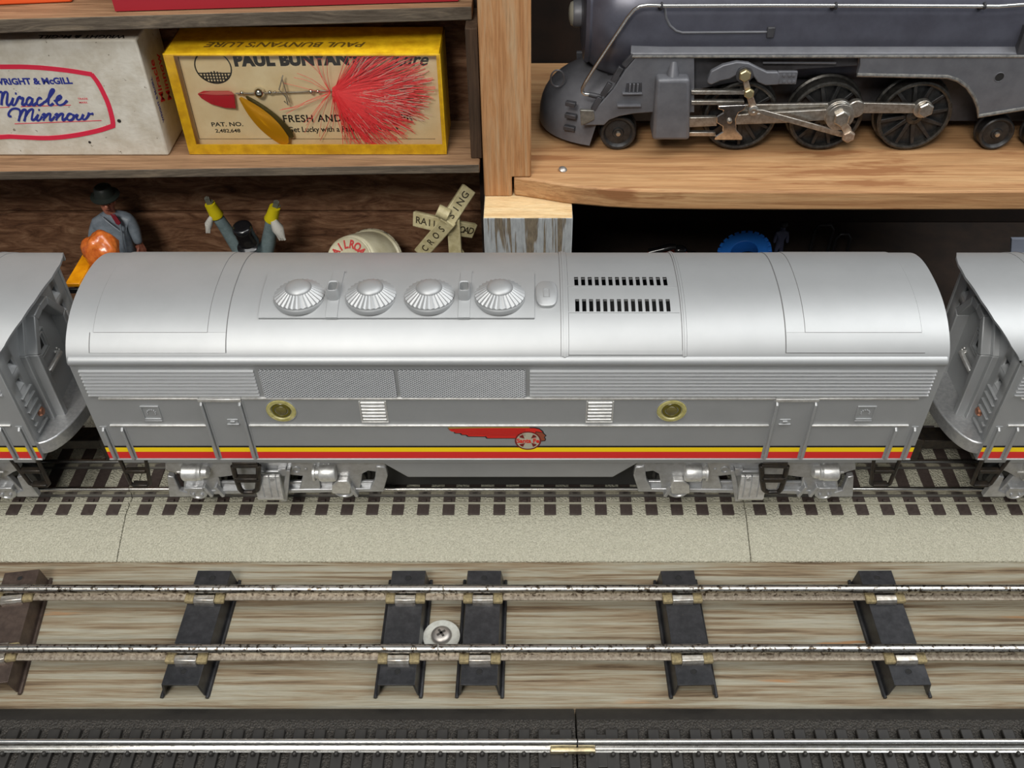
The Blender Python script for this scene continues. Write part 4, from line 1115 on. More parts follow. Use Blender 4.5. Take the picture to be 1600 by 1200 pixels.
# front skirt with the raked edge and wheel arch
for y0, y1, nm in ((LK, LK + 2.2, 'front_skirt'), (2 * LC - LK - 2.2, 2 * LC - LK, 'front_skirt')):
    mb = MB()
    mb.prism([L2(994, 89), L2(1085, 89), L2(1085, 176), L2(1016, 176), L2(990, 178), L2(968, 182), L2(952, 188), L2(944, 196), L2(909, 196), L2(908, 174), L2(927, 174), L2(958, 140), L2(978, 108)], 'xz', y0, y1)
    fs = obj(nm, mb, CAST_GREY, lo, bevel=.4)
    if y0 > LK: continue
    mb = MB(); mb.prism([L2(979, 130), L2(1003, 129), L2(1003, 144), L2(976, 146)], 'xz', LK - .15, LK + .5); obj('step_recess', mb, CAST_DK, fs)
    mb = MB()
    for px in (984, 990, 996): mb.box(LX(px, 138) - .35, LX(px, 138) + .35, LK - .9, LK + .2, LZz(145), LZz(130))
    mb.prism([L2(972, 143.5), L2(1003, 143.5), L2(1003, 145.5), L2(972, 146)], 'xz', LK - 1.6, LK + .2)
    obj('step_grille', mb, CAST_GREY, fs, bevel=.15)
    mb = MB(); mb.prism([L2(964, 162), L2(1001, 162), L2(1001, 164.5), L2(964, 165)], 'xz', LK - 1.8, LK + .2); obj('foot_step', mb, CAST_GREY, fs, bevel=.15)
    mb = MB()
    for a, b in (((993, 86), (977, 104)), ((973, 106), (960, 128)), ((956, 131), (944, 150)), ((940, 153), (929, 172))):
        p, q = atY(*a, LK), atY(*b, LK); d = (q - p).normalized(); mb.obox((p + q) / 2 + V((-.6, .6, 0)), d, (0, 1, 0), d.cross(V((0, 1, 0))), (q - p).length / 2, .8, 1.15)
    obj('raked_edge', mb, CAST_DK, fs, bevel=.2)
    mb = MB(); mb.prism([L2(906, 171), L2(928, 172), L2(929, 186), L2(921, 190), L2(908, 196)], 'xz', LK - .6, LK + 1)
    obj('corner_plate', mb, M('bare_grey_metal', srgb(112, 110, 105), .4, .6, var=srgb(140, 138, 130), vscale=.4), fs, bevel=.3)
# rear skirt
rsk = [(1344, 88), (1344, 100), (1339, 117), (1480, 120), (1496, 125), (1511, 136), (1522, 152), (1528, 168), (1528, 181.5), (1600, 169.5), (1700, 153), (1700, 88)]
for y0, y1 in ((LK - .3, LK + 2.2), (2 * LC - LK - 2.2, 2 * LC - LK)):
    mb = MB(); mb.prism([L2(*p) for p in rsk], 'xz', y0, y1); rs = obj('rear_skirt', mb, CAST_GREY, lo, bevel=.3)
    if y0 > LK: continue
    mb = MB(); mb.tube([atY(a, b, LK - .4) for a, b in rsk[2:-1]], .85, 8); obj('skirt_bead', mb, M('worn_grey_edge', srgb(120, 118, 114), .4, .5, var=srgb(84, 84, 86), vscale=.5), rs)
    c = atY(1561.5, 120.5, LK - .3); mb = MB(); mb.lathe(c, (0, -1, 0), [(1.9, -.5), (1.9, .05)], 20); obj('skirt_hole', mb, DARK, rs)
    mb = MB(); mb.tube(mb.ring(c, (0, 1, 0), 2.0, 20), .2, 6, True); obj('hole_rim', mb, CAST_GREY, rs)
# cylinder block
yb_ = LK - 5
mb = MB(); mb.hull8([(LX(1019, 219, yb_), yb_, LZz(220, yb_)), (LX(1078, 219, yb_), yb_, LZz(220, yb_)), (LX(1078, 219, yb_), LK + 8, LZz(220, yb_)), (LX(1019, 219, yb_), LK + 8, LZz(220, yb_))],
         [(LX(1026, 124, yb_), yb_, LZz(124, yb_)), (LX(1079, 124, yb_), yb_, LZz(124, yb_)), (LX(1079, 124, yb_), LK + 8, LZz(124, yb_)), (LX(1026, 124, yb_), LK + 8, LZz(124, yb_))])
obj('cylinder_block', mb, CAST_GREY, lo, bevel=1.6, seg=3)
mb = MB(); p = atY(1051, 122, LK - 1); q = atY(1053, 96, LK + 1); mb.cyl(p, q, 2.8, 1.6); obj('steam_pipe', mb, CAST_GREY, lo)
# guide bars, crosshead, rods
yr = LK - 1.5
def bar(name, pts, th, mat, y, par=lo, bev=.2):
    mb = MB(); mb.prism([L2(a, b, y) for a, b in pts], 'xz', y, y + th); return obj(name, mb, mat, par, bevel=bev)
for i, (a, b) in enumerate((((1080, 142), (1164, 148)), ((1080, 158), (1163, 164)), ((1076, 207), (1118, 213)))):
    bar('guide_bar', [a, (b[0], a[1]), b, (a[0], b[1])], 2.2, STEEL, yr + .5)
bar('piston_rod', [(1076, 184), (1120, 183), (1120, 197), (1076, 199)], 2.0, STEEL, yr)
bar('side_rod', [(1150, 164), (1300, 162), (1345, 161), (1435, 163), (1435, 177), (1345, 177), (1300, 177), (1150, 178)], 1.6, STEEL, yr + 2.2)
bar('main_rod', [(1146, 180), (1230, 175), (1300, 171), (1303, 187), (1230, 192), (1146, 195)], 1.6, STEEL, yr - .2)
ch = bar('crosshead', [(1122, 166), (1166, 164), (1164, 171), (1154, 177), (1150, 186), (1151, 203), (1160, 213), (1160, 219), (1116, 219), (1118, 213), (1129, 206), (1129, 198), (1119, 192), (1120, 182), (1129, 177), (1130, 173), (1122, 171)], 1.6, M('chromed_steel', (.7, .68, .66), .2, 1.0, var=(.45, .42, .4), vscale=.5), yr - 2.2, bev=.4)
mb = MB(); p = atY(1140, 189, yr - 2.4); mb.lathe(p, (0, -1, 0), [(1.1, -.2), (1.1, .5), (.5, .8), (.4, .5), (0, .5)], 14); obj('rivet', mb, STEEL, ch)
bar('eccentric_rod', [(1182, 172), (1192, 172), (1316, 206), (1322, 214), (1312, 214), (1190, 180)], 1.0, STEEL, yr - 3.2)
def pin(name, px, py, y, prof, mat, n=24, par=lo):
    mb = MB(); p = atY(px, py, y); mb.lathe(p, (0, -1, 0), prof, n); return obj(name, mb, mat, par, bevel=.15, smooth=30)
pin('crank_pin', 1309, 176, yr + 1.4, [(6.2, -1), (6.2, 1.6), (5.4, 1.8), (5.4, 3), (6, 3.2), (6, 4.6), (3.4, 4.7)], STEEL)
pin('hex_nut', 1314, 183, yr - 3.0, [(3.7, -.2), (3.7, 1.8), (3.0, 2.2)], STEEL, 6)
pin('rod_knuckle', 1336, 168.5, yr + 2, [(4.0, -1), (4.0, 1.4), (3.6, 1.7)], STEEL)
pin('rod_end', 1441, 169, yr + 2, [(4.0, -1.5), (4.0, 1.2), (3.2, 1.3)], STEEL)
pin('hex_nut', 1445, 170, yr + .6, [(3.5, -.2), (3.5, 1.6), (2.9, 2.0)], STEEL, 6)
bar('eccentric_crank', [(1309, 186), (1320, 188), (1330, 200), (1333, 212), (1328, 222), (1321, 222), (1318, 208), (1312, 198)], 1.1, M('rusty_steel', (.45, .38, .3), .45, .7, var=(.3, .2, .14), vscale=.6), yr - 4.6, bev=.3)
pin('hex_nut', 1325, 212, yr - 4.8, [(2.9, -.2), (2.9, 1.2), (2.2, 1.6)], M('rusty_steel', (.45, .38, .3)), 6)
lb = bar('link_bracket', [(1106, 131), (1105, 127), (1111, 112), (1130, 102), (1152, 97), (1170, 99), (1186, 107), (1199, 113), (1216, 113), (1219, 120), (1217, 133), (1196, 134), (1184, 129), (1177, 119), (1172, 108), (1163, 105), (1155, 108), (1151, 118), (1140, 124), (1125, 127), (1112, 133)], 2.4, CAST_GREY, LK - 2.2, bev=.5)
bar('lattice_plate', [(1216, 112), (1247, 112), (1244, 132), (1214, 132)], 1.6, CAST_GREY, LK - 1.6, bev=.3)
mb = MB()
for px in (1225, 1233.5, 1240):
    for py in (117.5, 127.5):
        p = atY(px, py, LK - 1.6); mb.lathe(p, (0, -1, 0), [(.75, -.1), (.7, .35), (0, .55)], 10)
obj('rivets', mb, CAST_GREY, lb)
pin('washer', 1163, 116, LK - 2.0, [(3.6, -.4), (3.6, .8)], CAST_DK); pin('hex_bolt', 1163.5, 116.5, LK - 2.8, [(2.7, -.2), (2.7, 1.5), (2.1, 1.9)], BRASS, 6)
bar('hanger_link', [(1160, 120), (1168, 120), (1174, 142), (1182, 164), (1184, 172), (1172, 173), (1169, 160), (1164, 145)], 1.2, M('rusty_steel', (.45, .38, .3)), LK - 3.4, bev=.3)
pin('hex_bolt', 1170, 145, LK - 3.4, [(2.3, -.2), (2.3, 1.2), (1.7, 1.6)], BRASS, 6)
pin('rivet', 1177, 172, LK - 3.4, [(2.4, -.2), (2.2, .8), (.8, 1.0), (.6, .7), (0, .7)], STEEL, 20)
mb = MB(); mb.tube([atY(1192, 98, LK + 3), atY(1306, 98.5, LK + 3)], .5, 8); obj('thin_pipe', mb, CAST_GREY, lo)
# wheels
def driver(px, name, cw_ang):
    c = atY(px, 181, LK + 4); c.z = ZS + 16.9
    mb = MB(); y = c.y
    mb.lathe((c.x, y, c.z), (0, 1, 0), [(14.3, .6), (14.3, 0), (15.2, -.3), (16.0, 0), (16.1, 5), (16.9, 5.6), (16.9, 6.6), (14.3, 6.6), (14.3, .6)], 56, cap=False)
    rim = obj(name, mb, [TYRE], lo, smooth=30)
    mb = MB(); mb.lathe((c.x, y, c.z), (0, 1, 0), [(0, 3.0), (14.4, 3.0), (14.4, 4.5), (0, 4.5)], 40); obj('wheel_web', mb, WHEELM, rim)
    mb = MB()
    for k in range(12):
        a = 2 * pi * k / 12 + cw_ang; d = V((cos(a), 0, sin(a))); s_ = V((-sin(a), 0, cos(a)))
        A = [c + d * 2.5 + s_ * 1.0, c + d * 2.5 - s_ * 1.0, c + d * 14.5 - s_ * .75, c + d * 14.5 + s_ * .75]
        mb.hull8([p + V((0, 3.2, 0)) for p in A], [p + V((0, .7, 0)) for p in A])
    obj('spokes', mb, WHEELM, rim, bevel=.2)
    mb = MB(); mb.lathe((c.x, y, c.z), (0, -1, 0), [(3.6, -3), (3.6, .4), (3.0, .8), (1.5, .8), (1.3, .2), (0, .2)], 24); obj('hub', mb, TYRE, rim)
    mb = MB(); mb.lathe((c.x, 2 * LC - y, c.z), (0, -1, 0), [(0, 0), (16, 0), (16.1, 5), (16.9, 5.6), (16.9, 6.6), (0, 6.6)], 40); mb.cyl((c.x, y + 3, c.z), (c.x, 2 * LC - y - 2, c.z), 2)
    obj('far_wheel', mb, WHEELM, rim)
for px, a in ((1157, .1), (1291, .3), (1429, .2)): driver(px, 'driving_wheel', a)
for px, r in ((966, 8.0), (1559, 7.6), (1632, 7.6)):
    c = atY(px, 207, LK + 4); c.z = ZS + r + .6; mb = MB()
    for s_, y in ((1, c.y), (-1, 2 * LC - c.y)):
        mb.lathe((c.x, y, c.z), (0, s_, 0), [(0, -.4), (.9, -.4), (1.2, .3), (2.2, .2), (2.6, .9), (5.6, 1.3), (6.3, .3), (6.6, 0), (r - .5, 0), (r, .5), (r, 5), (r + .6, 5.6), (r + .6, 6.4), (0, 6.4)], 36)
    mb.cyl((c.x, c.y, c.z), (c.x, 2 * LC - c.y, c.z), 1.5)
    wh = obj('small_wheel', mb, WHEELM, lo, smooth=30)
    mb = MB(); mb.lathe((c.x, c.y + .2, c.z), (0, -1, 0), [(1.2, 0), (1.0, .9), (0, 1.1)], 12); obj('axle_end', mb, STEEL, wh)
# handrail along the boiler and its stanchions
hr = [(1640, 0), (1600, 7), (1560, 10), (1400, 9), (1200, 8.5), (1040, 9), (1012, 8), (1000, 9.5), (991, 15), (980, 28), (955, 66), (930, 104), (915, 128), (910, 138), (910, 144), (914, 147.5), (926, 148)]
mb = MB(); mb.tube([atY(a, b, LK + 1.5 if a > 1000 else LK + 1.5 + (1000 - a) * .02) for a, b in hr], .75, 10)
obj('handrail', mb, M('polished_wire', (.72, .72, .7), .25, 1.0), lo, smooth=60)
mb = MB(); mb.cyl(atY(920, 147.5, LK + 3), atY(941, 152, LK + 2.5), 1.1); obj('rail_socket', mb, CAST_DK, lo)
for px in (1034, 1306, 1538):
    p = atY(px, 9, LK + 1.5); mb = MB(); mb.tube(mb.ring(p, (1, 0, 0), 1.1, 12), .5, 6, True); q = at_boiler(px, 14)
    mb.cyl(p + V((0, .8, -.8)), V((p.x, q.y + 1.5, q.z)), .8, 1.2, n=10); obj('stanchion', mb, CAST_DK, lo)
pan = [(1039, 12), (1041, 28), (1047, 40), (1056, 48), (1066, 51), (1198, 50)]
mb = MB(); mb.tube([at_boiler(a, b) for a, b in pan], .55, 8); obj('panel_outline', mb, CAST_GREY, lo)
mb = MB(); p = at_boiler(1204, 50); mb.obox(p, (1, 0, 0), (0, 1, 0), (0, 0, 1), 1.6, 1.0, 2.2); obj('boiler_bracket', mb, CAST_DK, lo, bevel=.4)
mb = MB(); p = at_boiler(1598, 60); mb.obox(p, (1, 0, 0), (0, 1, 0), (0, 0, 1), 1.8, 3.0, 6); obj('boiler_bracket', mb, CAST_DK, lo, bevel=.4)
# ------------------------------------------------------------------ boxes on the old shelf
def cat(pts, n=6):
    """smooth curve through points"""
    P = [V((a, b)) for a, b in pts]; P = [P[0] * 2 - P[1]] + P + [P[-1] * 2 - P[-2]]; out = []
    for i in range(1, len(P) - 2):
        for k in range(n):
            t = k / n; a, b, c, d = P[i - 1], P[i], P[i + 1], P[i + 2]
            out.append(.5 * ((2 * b) + (c - a) * t + (2 * a - 5 * b + 4 * c - d) * t * t + (3 * b - a - 3 * c + d) * t ** 3))
    out.append(P[-2]); return [(p.x, p.y) for p in out]
YB = 374.0
mx1 = atY(264, 243, YB).x; mx0 = mx1 - 122; mz1 = atY(208, 62, YB).z
mt = thing('lure_box', 'worn white box with red frame and blue script on the old shelf', 'box', ((mx0 + mx1) / 2, YB + 14, LZ))
mb = MB(); mb.box(mx0, mx1, YB, YB + 27, LZ + .1, mz1)
bx = obj('carton', mb, CARD_W, mt, bevel=.8, seg=3)
mb = MB(); mb.hull8([(mx1 - 10, YB + 26.9, mz1 - 2), (mx1 - .5, YB + 26.9, mz1 - 2), (mx1 + 1, YB + 27.6, mz1 + 2.5), (mx1 - 5, YB + 27.6, mz1 + 5)], [(mx1 - 10, YB + 26.4, mz1 - 2), (mx1 - .5, YB + 26.4, mz1 - 2), (mx1 + 1, YB + 27.1, mz1 + 2.5), (mx1 - 5, YB + 27.1, mz1 + 5)])
obj('torn_flap', mb, CARD_W, mt, label='torn card flap')
k = lambda x, y: atY(x / 5.22, 30 + y / 5.22, YB)
fr_r = [(80, 368), (200, 369), (350, 377), (550, 399), (755, 431), (765, 440), (830, 510), (880, 605), (915, 700), (938, 820), (938, 872), (925, 882), (800, 918), (600, 955), (400, 972), (200, 966), (80, 960)]
mb = MB()
top = [(80, 388), (200, 389), (350, 397), (550, 418), (752, 450)]; side = [(745, 446), (800, 520), (850, 615), (888, 705), (918, 820), (922, 872)]; bot = [(930, 866), (800, 908), (600, 948), (400, 968), (200, 962), (80, 956)]
for seg_, th_ in ((top, .06), (side, .09), (bot, .12)):
    c = cat(seg_, 5); mb.stroke([k(*p) for p in c], 36 / 5.22 * .285, (0, -1, 0), th_)
    c = [(160 - x, y) for x, y in c]; mb.stroke([k(*p) for p in c], 36 / 5.22 * .285, (0, -1, 0), th_)
obj('red_frame', mb, INK_RED, mt, smooth=0)
mb = MB()
for s_ in ([(-55, 600), (-40, 592), (-30, 610), (-38, 700)], [(-36, 660), (-15, 605), (5, 592), (18, 605), (12, 700)], [(14, 660), (30, 608), (48, 592), (62, 606), (56, 680), (66, 702), (84, 690), (108, 645)],
           [(108, 640), (98, 685), (108, 702), (126, 690), (150, 640)], [(150, 640), (165, 632), (168, 648), (190, 640), (182, 690), (196, 700), (215, 680)],
           [(262, 650), (240, 638), (220, 660), (218, 690), (236, 700), (258, 680), (266, 642), (262, 690), (276, 700), (298, 680)], [(340, 655), (325, 640), (305, 660), (304, 690), (322, 702), (345, 690), (368, 668)],
           [(365, 680), (400, 640), (440, 585), (435, 570), (418, 580), (398, 640), (396, 690), (412, 702), (436, 685)], [(440, 668), (480, 655), (500, 635), (488, 622), (468, 640), (462, 680), (485, 700), (520, 690), (548, 662)],
           [(122, 604), (130, 606), (137, 608)], [(312, 738), (320, 740), (326, 742)],
           [(95, 792), (75, 790), (72, 765), (95, 735), (130, 728), (160, 740), (165, 770), (152, 832)], [(158, 800), (185, 745), (212, 740), (208, 790), (198, 832)], [(204, 800), (235, 748), (270, 735), (262, 790), (262, 822), (285, 815), (300, 790)],
           [(312, 775), (300, 810), (308, 828), (330, 815), (345, 790)], [(345, 785), (362, 772), (366, 785), (354, 828)], [(358, 810), (390, 775), (412, 772), (408, 800), (410, 825), (432, 812), (448, 790)],
           [(448, 785), (466, 772), (470, 785), (458, 826)], [(462, 808), (492, 775), (515, 772), (510, 800), (514, 824), (536, 810), (548, 795)],
           [(590, 775), (565, 772), (548, 795), (555, 820), (582, 822), (602, 800), (596, 778), (612, 786), (635, 778)], [(635, 775), (625, 800), (635, 820), (660, 812), (680, 775), (672, 800), (682, 818), (705, 808), (725, 775), (720, 765), (740, 772), (762, 768)]):
    c = cat(s_, 5); n_ = len(c)
    mb.stroke([k(*p) for p in c], [(17 + 2.5 * sin(i * .35)) / 5.22 * .285 for i in range(n_)], (0, -1, 0), .06)
p = k(585, 504); mb.text('WRIGHT & McGILL', (p.x, YB, p.z), (1, 0, .015), (0, 0, 1), 3.75, .06, .045, 0, 'RIGHT', sx=1.03)
obj('blue_lettering', mb, INK_BLUE, mt, smooth=0)
mb = MB()
for a, b in (((-40, 722), (76, 717)), ((170, 713), (578, 700)), ((120, 853), (828, 826))): mb.stroke([k(*a), k(*b)], .28, (0, -1, 0), .06)
p = k(675, 650); mb.text('TRADE', (p.x, YB, p.z), (1, 0, 0), (0, 0, 1), 1.2, .05, .01, sx=1.1); p = k(680, 680); mb.text('MARK', (p.x, YB, p.z), (1, 0, 0), (0, 0, 1), 1.2, .05, .01, sx=1.1)
zc = (LZ + mz1) / 2
obj('red_lettering', mb, INK_RED, mt, smooth=0)
mb = MB(); mb.text('Miracle', (mx1, YB + 10.0, zc + 3), (0, 0, 1), (0, -1, 0), 6.4, .10, .015, .35); mb.text('Minnow', (mx1, YB + 17.8, zc + 1), (0, 0, 1), (0, -1, 0), 6.4, .06, .015, .35)
obj('side_script', mb, INK_RED, mt, smooth=0)
mb = MB(); mb.text('WRIGHT & McGILL', (mx1, YB + 4.5, zc - 2), (0, 0, 1), (0, -1, 0), 2.4, .06, .03); obj('side_lettering', mb, INK_BLUE, mt, smooth=0)
mb = MB(); q = atZ(128, 57, mz1); mb.text('WRIGHT & McGILL', (q.x, YB + 3.0, mz1), (-1, 0, 0), (0, -1, 0), 4.2, .06, .03); obj('top_lettering', mb, INK_BLACK, mt, smooth=0)
mb = MB(); p = k(972, 830); mb.lathe((p.x, YB + .1, p.z), (0, -1, 0), [(.9, 0), (.8, .2)], 14); p = k(732, 1004); mb.lathe((p.x, YB + .1, p.z), (0, -1, 0), [(.7, 0), (.6, .2)], 9); obj('dark_spots', mb, INK_BLACK, mt, smooth=0)

# yellow window box
ly = 375.0; x0 = atY(296, 241, ly).x; x1 = atY(698, 238, ly).x; z1 = atY(480, 84, ly).z; dp = 27
yb = thing('window_box', 'yellow box with clear window showing a red feathered lure', 'box', ((x0 + x1) / 2, ly + 13, LZ))
mb = MB(); z0 = LZ + .1
mb.box(x0, x1, ly, ly + dp, z0, z0 + .7); mb.box(x0, x1, ly, ly + dp, z1 - .7, z1); mb.box(x0, x0 + .7, ly, ly + dp, z0, z1); mb.box(x1 - .7, x1, ly, ly + dp, z0, z1); mb.box(x0, x1, ly + dp - .7, ly + dp, z0, z1)
mb.box(x0, x0 + 4.2, ly - .05, ly + .5, z0, z1); mb.box(x1 - 1.7, x1, ly - .05, ly + .5, z0, z1); mb.box(x0, x1, ly - .06, ly + .5, z0, z0 + 4.8); mb.box(x0, x1, ly - .06, ly + .5, z1 - 1.0, z1)
obj('carton', mb, CARD_Y, yb, bevel=.2)
cy = ly + 4.0
mb = MB(); mb.box(x0 + .8, x1 - .8, cy, cy + .6, z0 + .8, z1 - .8); obj('backing_card', mb, CARD_C, yb)
mb = MB(); a, b = atY(290, 100, cy), atY(303, 216, cy); xa = (a.x + b.x) / 2; zb_ = atY(400, 217, cy).z
mb.box(xa - .12, xa + .12, cy - .05, cy + .1, zb_, z1 - 3); mb.box(xa, x1 - 5, cy - .05, cy + .1, zb_ - .12, zb_ + .12); obj('card_border', mb, M('card_border_ink', srgb(96, 80, 64), .7), yb, smooth=0)
mb = MB()
def put(s, px, py, size, **kw):
    p = atY(px, py, cy); mb.text(s, (p.x, cy, p.z), (1, 0, .012), (0, 0, 1), size, .05, **kw)
put("PAUL BUNYAN'S", 464, 94, 6.6, bold=.07, align='CENTER', sx=1.0, spacing=1.08)
put('Lure', 640, 94, 7.6, bold=.02, shear=.4)
put('FRESH AND SALT WATER', 543, 185, 4.6, bold=.02, sx=.98, spacing=1.1); put("Get Lucky with a Paul Bunyan's Lure", 536, 202, 3.5, bold=.02, sx=.92)
put('PAT. NO.', 355, 194.5, 2.7, bold=.02, sx=1.25); put('2,482,648', 356, 204.5, 2.3, bold=.02, sx=1.2)
obj('card_lettering', mb, INK_BLACK, yb, smooth=0)
mb = MB(); p = atY(333, 105, cy)
mb.tube([(p.x + 7.4 * cos(t), cy, p.z + 7.0 * sin(t)) for t in [2 * pi * i / 36 for i in range(36)]], .28, 6, True)
for i in range(-5, 6):
    u = i * 1.25; h = 6.8 * sqrt(max(0, 1 - (u / 7.4) ** 2)); mb.box(p.x + u - .3, p.x + u + .3, cy - .06, cy + .1, p.z - h, p.z - 1.6 + .25 * abs(u) * -1)
for i in range(4):
    v = -2.6 - i * 1.25; h = 7.3 * sqrt(max(0, 1 - (v / 7.0) ** 2)); mb.box(p.x - h, p.x + h, cy - .07, cy + .1, p.z + v - .25, p.z + v + .25)
obj('card_oval', mb, INK_BLACK, yb, smooth=0)
mb = MB(); q = atZ(480, 66, z1); mb.text("PAUL BUNYAN'S LURE", (q.x - 8, ly + 9, z1), (-1, 0, 0), (0, -1, 0), 6.5, .05, .02, .3); obj('top_lettering', mb, M('brown_lid_ink', srgb(110, 84, 20), .7), yb, smooth=0)
mb = MB(); mb.box(x0 + .3, x1 - .3, ly - .35, ly - .15, z0 + .3, z1 - .3); obj('clear_window', mb, FILM, yb)

# the lure inside
fy = ly + 2.3
lu = thing('fishing_lure', 'spinner lure with gold spoon and red feather skirt inside the yellow box', 'fishing lure', tuple(atY(470, 145, fy)))
F = lambda px, py, o_=0: atY(px, py, fy + o_)
mb = MB(); mb.tube([F(368, 146), F(420, 145), F(470, 143.5), F(520, 141)], .35, 8); obj('wire_shaft', mb, STEEL, lu)
mb = MB(); mb.prism([(lambda p: (p.x, p.z))(F(*q)) for q in ((309, 146), (318, 142), (358, 142), (366, 148), (369, 169), (352, 168), (330, 162), (315, 153))], 'xz', fy - .6, fy + .3)
obj('red_blade', mb, M('chipped_red_enamel', srgb(196, 36, 52), .3, wear=(srgb(90, 70, 48), .43, .35)), lu, bevel=.25)
mb = MB(); mb.prism([(lambda p: (p.x, p.z))(F(*q)) for q in ((312, 145), (330, 142), (362, 142), (366, 146), (340, 147))], 'xz', fy - .9, fy - .5); obj('blade_edge', mb, M('pale_red_enamel', srgb(222, 110, 104), .3), lu)
for px, r in ((405, 2.3), (378, .9), (422, 1.0), (430, .7), (486, 1.1), (497, .9)):
    mb = MB(); p = F(px, 145 - (px - 370) * .02); mb.ball(p, r, n=16, m=10); obj('bead', mb, M('chrome_bead', (.8, .8, .78), .15, 1.0), lu)
def leaf(mb, a, b, wd, o0, o1, bulge):
    a = V(a); b = V(b); d = (b - a); s_ = d.normalized().cross(V((0, -1, 0))); n = 14; A, B, C_ = [], [], []
    for i in range(n + 1):
        t = i / n; w_ = wd * (sin(pi * min(1, t * .80 + .04)) ** .9) * (1 if t < 1 else .4); p = a + d * t
        A.append(mb.bm.verts.new(p + s_ * w_ + V((0, o0, 0)))); B.append(mb.bm.verts.new(p - s_ * w_ + V((0, o0, 0)))); C_.append(mb.bm.verts.new(p + V((0, o0 - bulge * sin(pi * (t * .9 + .05)), 0))))
    D = mb.bm.verts.new(a + d * .5 + V((0, o1, 0)))
    for i in range(n):
        mb.face([A[i], A[i + 1], C_[i + 1], C_[i]]); mb.face([C_[i], C_[i + 1], B[i + 1], B[i]]); mb.face([A[i + 1], A[i], D]); mb.face([B[i], B[i + 1], D])
    mb.face([A[0], C_[0], D]); mb.face([C_[0], B[0], D]); mb.face([C_[n], A[n], D]); mb.face([B[n], C_[n], D])
mb = MB(); leaf(mb, F(376, 150), F(450, 222), 4.2, -1.4, -.2, 1.3); obj('spoon', mb, GOLD, lu, smooth=60, label='gold-yellow spoon blade')
mb = MB(); leaf(mb, F(385, 149), F(458, 214), 3.0, -.6, 0, .6); obj('spoon_rim', mb, SPOON_ED, lu, smooth=60)
mb = MB(); mb.tube([F(442, 118, -1), F(436, 140, -1), F(447, 152, -1), F(450, 164, -1), F(444, 158, -1)], .28, 6); mb.tube([F(440, 121, -1), F(452, 160, -1)], .25, 6); obj('hook', mb, STEEL, lu)
def strands(n, mats, name, lab, rng, root, ang, ln, wd):
    mb = MB()
    for i in range(n):
        a = radians(rng.gauss(*ang)) if rng.random() < .8 else radians(rng.uniform(-72, 62)); l = rng.uniform(*ln) * (1 - .25 * abs(a))
        cv = rng.gauss(0, .35) + (.25 if a < -.2 else 0); pts = []; px, py = root[0] + rng.uniform(-3, 3), root[1] + rng.uniform(-6, 6); o_ = rng.uniform(-1.7, 1.2); h = a - cv * .3
        for s_ in range(6):
            t = s_ / 5; pts.append(atY(px, max(px * 0 + py, 88), fy + o_ * (.25 + t))); h += cv / 5; px += l / 5 * cos(h); py -= l / 5 * sin(h)
            px = min(px, 684); py = min(py, 226)
        pts = [p for q, p in enumerate(pts) if q == 0 or (p - pts[q - 1]).length > .05]
        if len(pts) > 2: mb.tube(pts, [wd * (1 - .6 * q / len(pts)) for q in range(len(pts))], 3)
    return obj(name, mb, mats, lu, smooth=60, kind='stuff', label=lab)
rg = random.Random(3)
strands(900, FIBER, 'feather_skirt', 'red dyed hair skirt', rg, (522, 143), (-17, 27), (60, 160), .22)
strands(190, FIBER_W, 'pale_feathers', 'pale pinkish hair among the red', rg, (535, 146), (-6, 12), (70, 150), .15)
mb = MB()
for i in range(16):
    a = radians(rg.uniform(100, 250)); px, py = 516, 145; pts = []
    for s_ in range(5): pts.append(F(px, py, -1)); a += rg.gauss(0, .12); l = rg.uniform(10, 24); px += l * cos(a); py = min(222, max(92, py - l * sin(a)))
    mb.tube(pts, .09, 3)
obj('stray_hairs', mb, FIBER, lu, smooth=60, kind='stuff')

# boxes on the upper shelf, cut by the top of the photo
def topbox(label, pa, pb, h, parts, d=24):
    a = atZ(*pa, UZ); b = atZ(*pb, UZ); e = (b - a); e.z = 0; L = e.length; e.normalize(); n_ = V((-e.y, e.x, 0))
    t = thing('cardboard_box', label, 'box', tuple((a + b) / 2)); z = UZ + .15
    mb = MB(); q = [a, b, b + n_ * d, a + n_ * d]
    mb.hull8([V((p.x, p.y, z)) for p in q], [V((p.x, p.y, UZ + h)) for p in q]); obj('carton', mb, parts[0], t, bevel=.7)
    if len(parts) > 1:
        mb = MB(); q = [a - n_ * .12 - e * .1, b - n_ * .12 + e * .1, b - n_ * .02 + e * .1, a - n_ * .02 - e * .1]
        mb.hull8([V((p.x, p.y, z + .3)) for p in q], [V((p.x, p.y, UZ + parts[2])) for p in q]); obj('colour_band', mb, parts[1], t, bevel=.05)
topbox('orange box at the top left corner, only its bottom edge in view', (-40, 11), (113, 4.5), 26, [CARD_O])
topbox('white box with red bottom band at the top of the old shelf', (181, 19.5), (716, 3.5), 28, [CARD_W, CARD_R, 5.0])
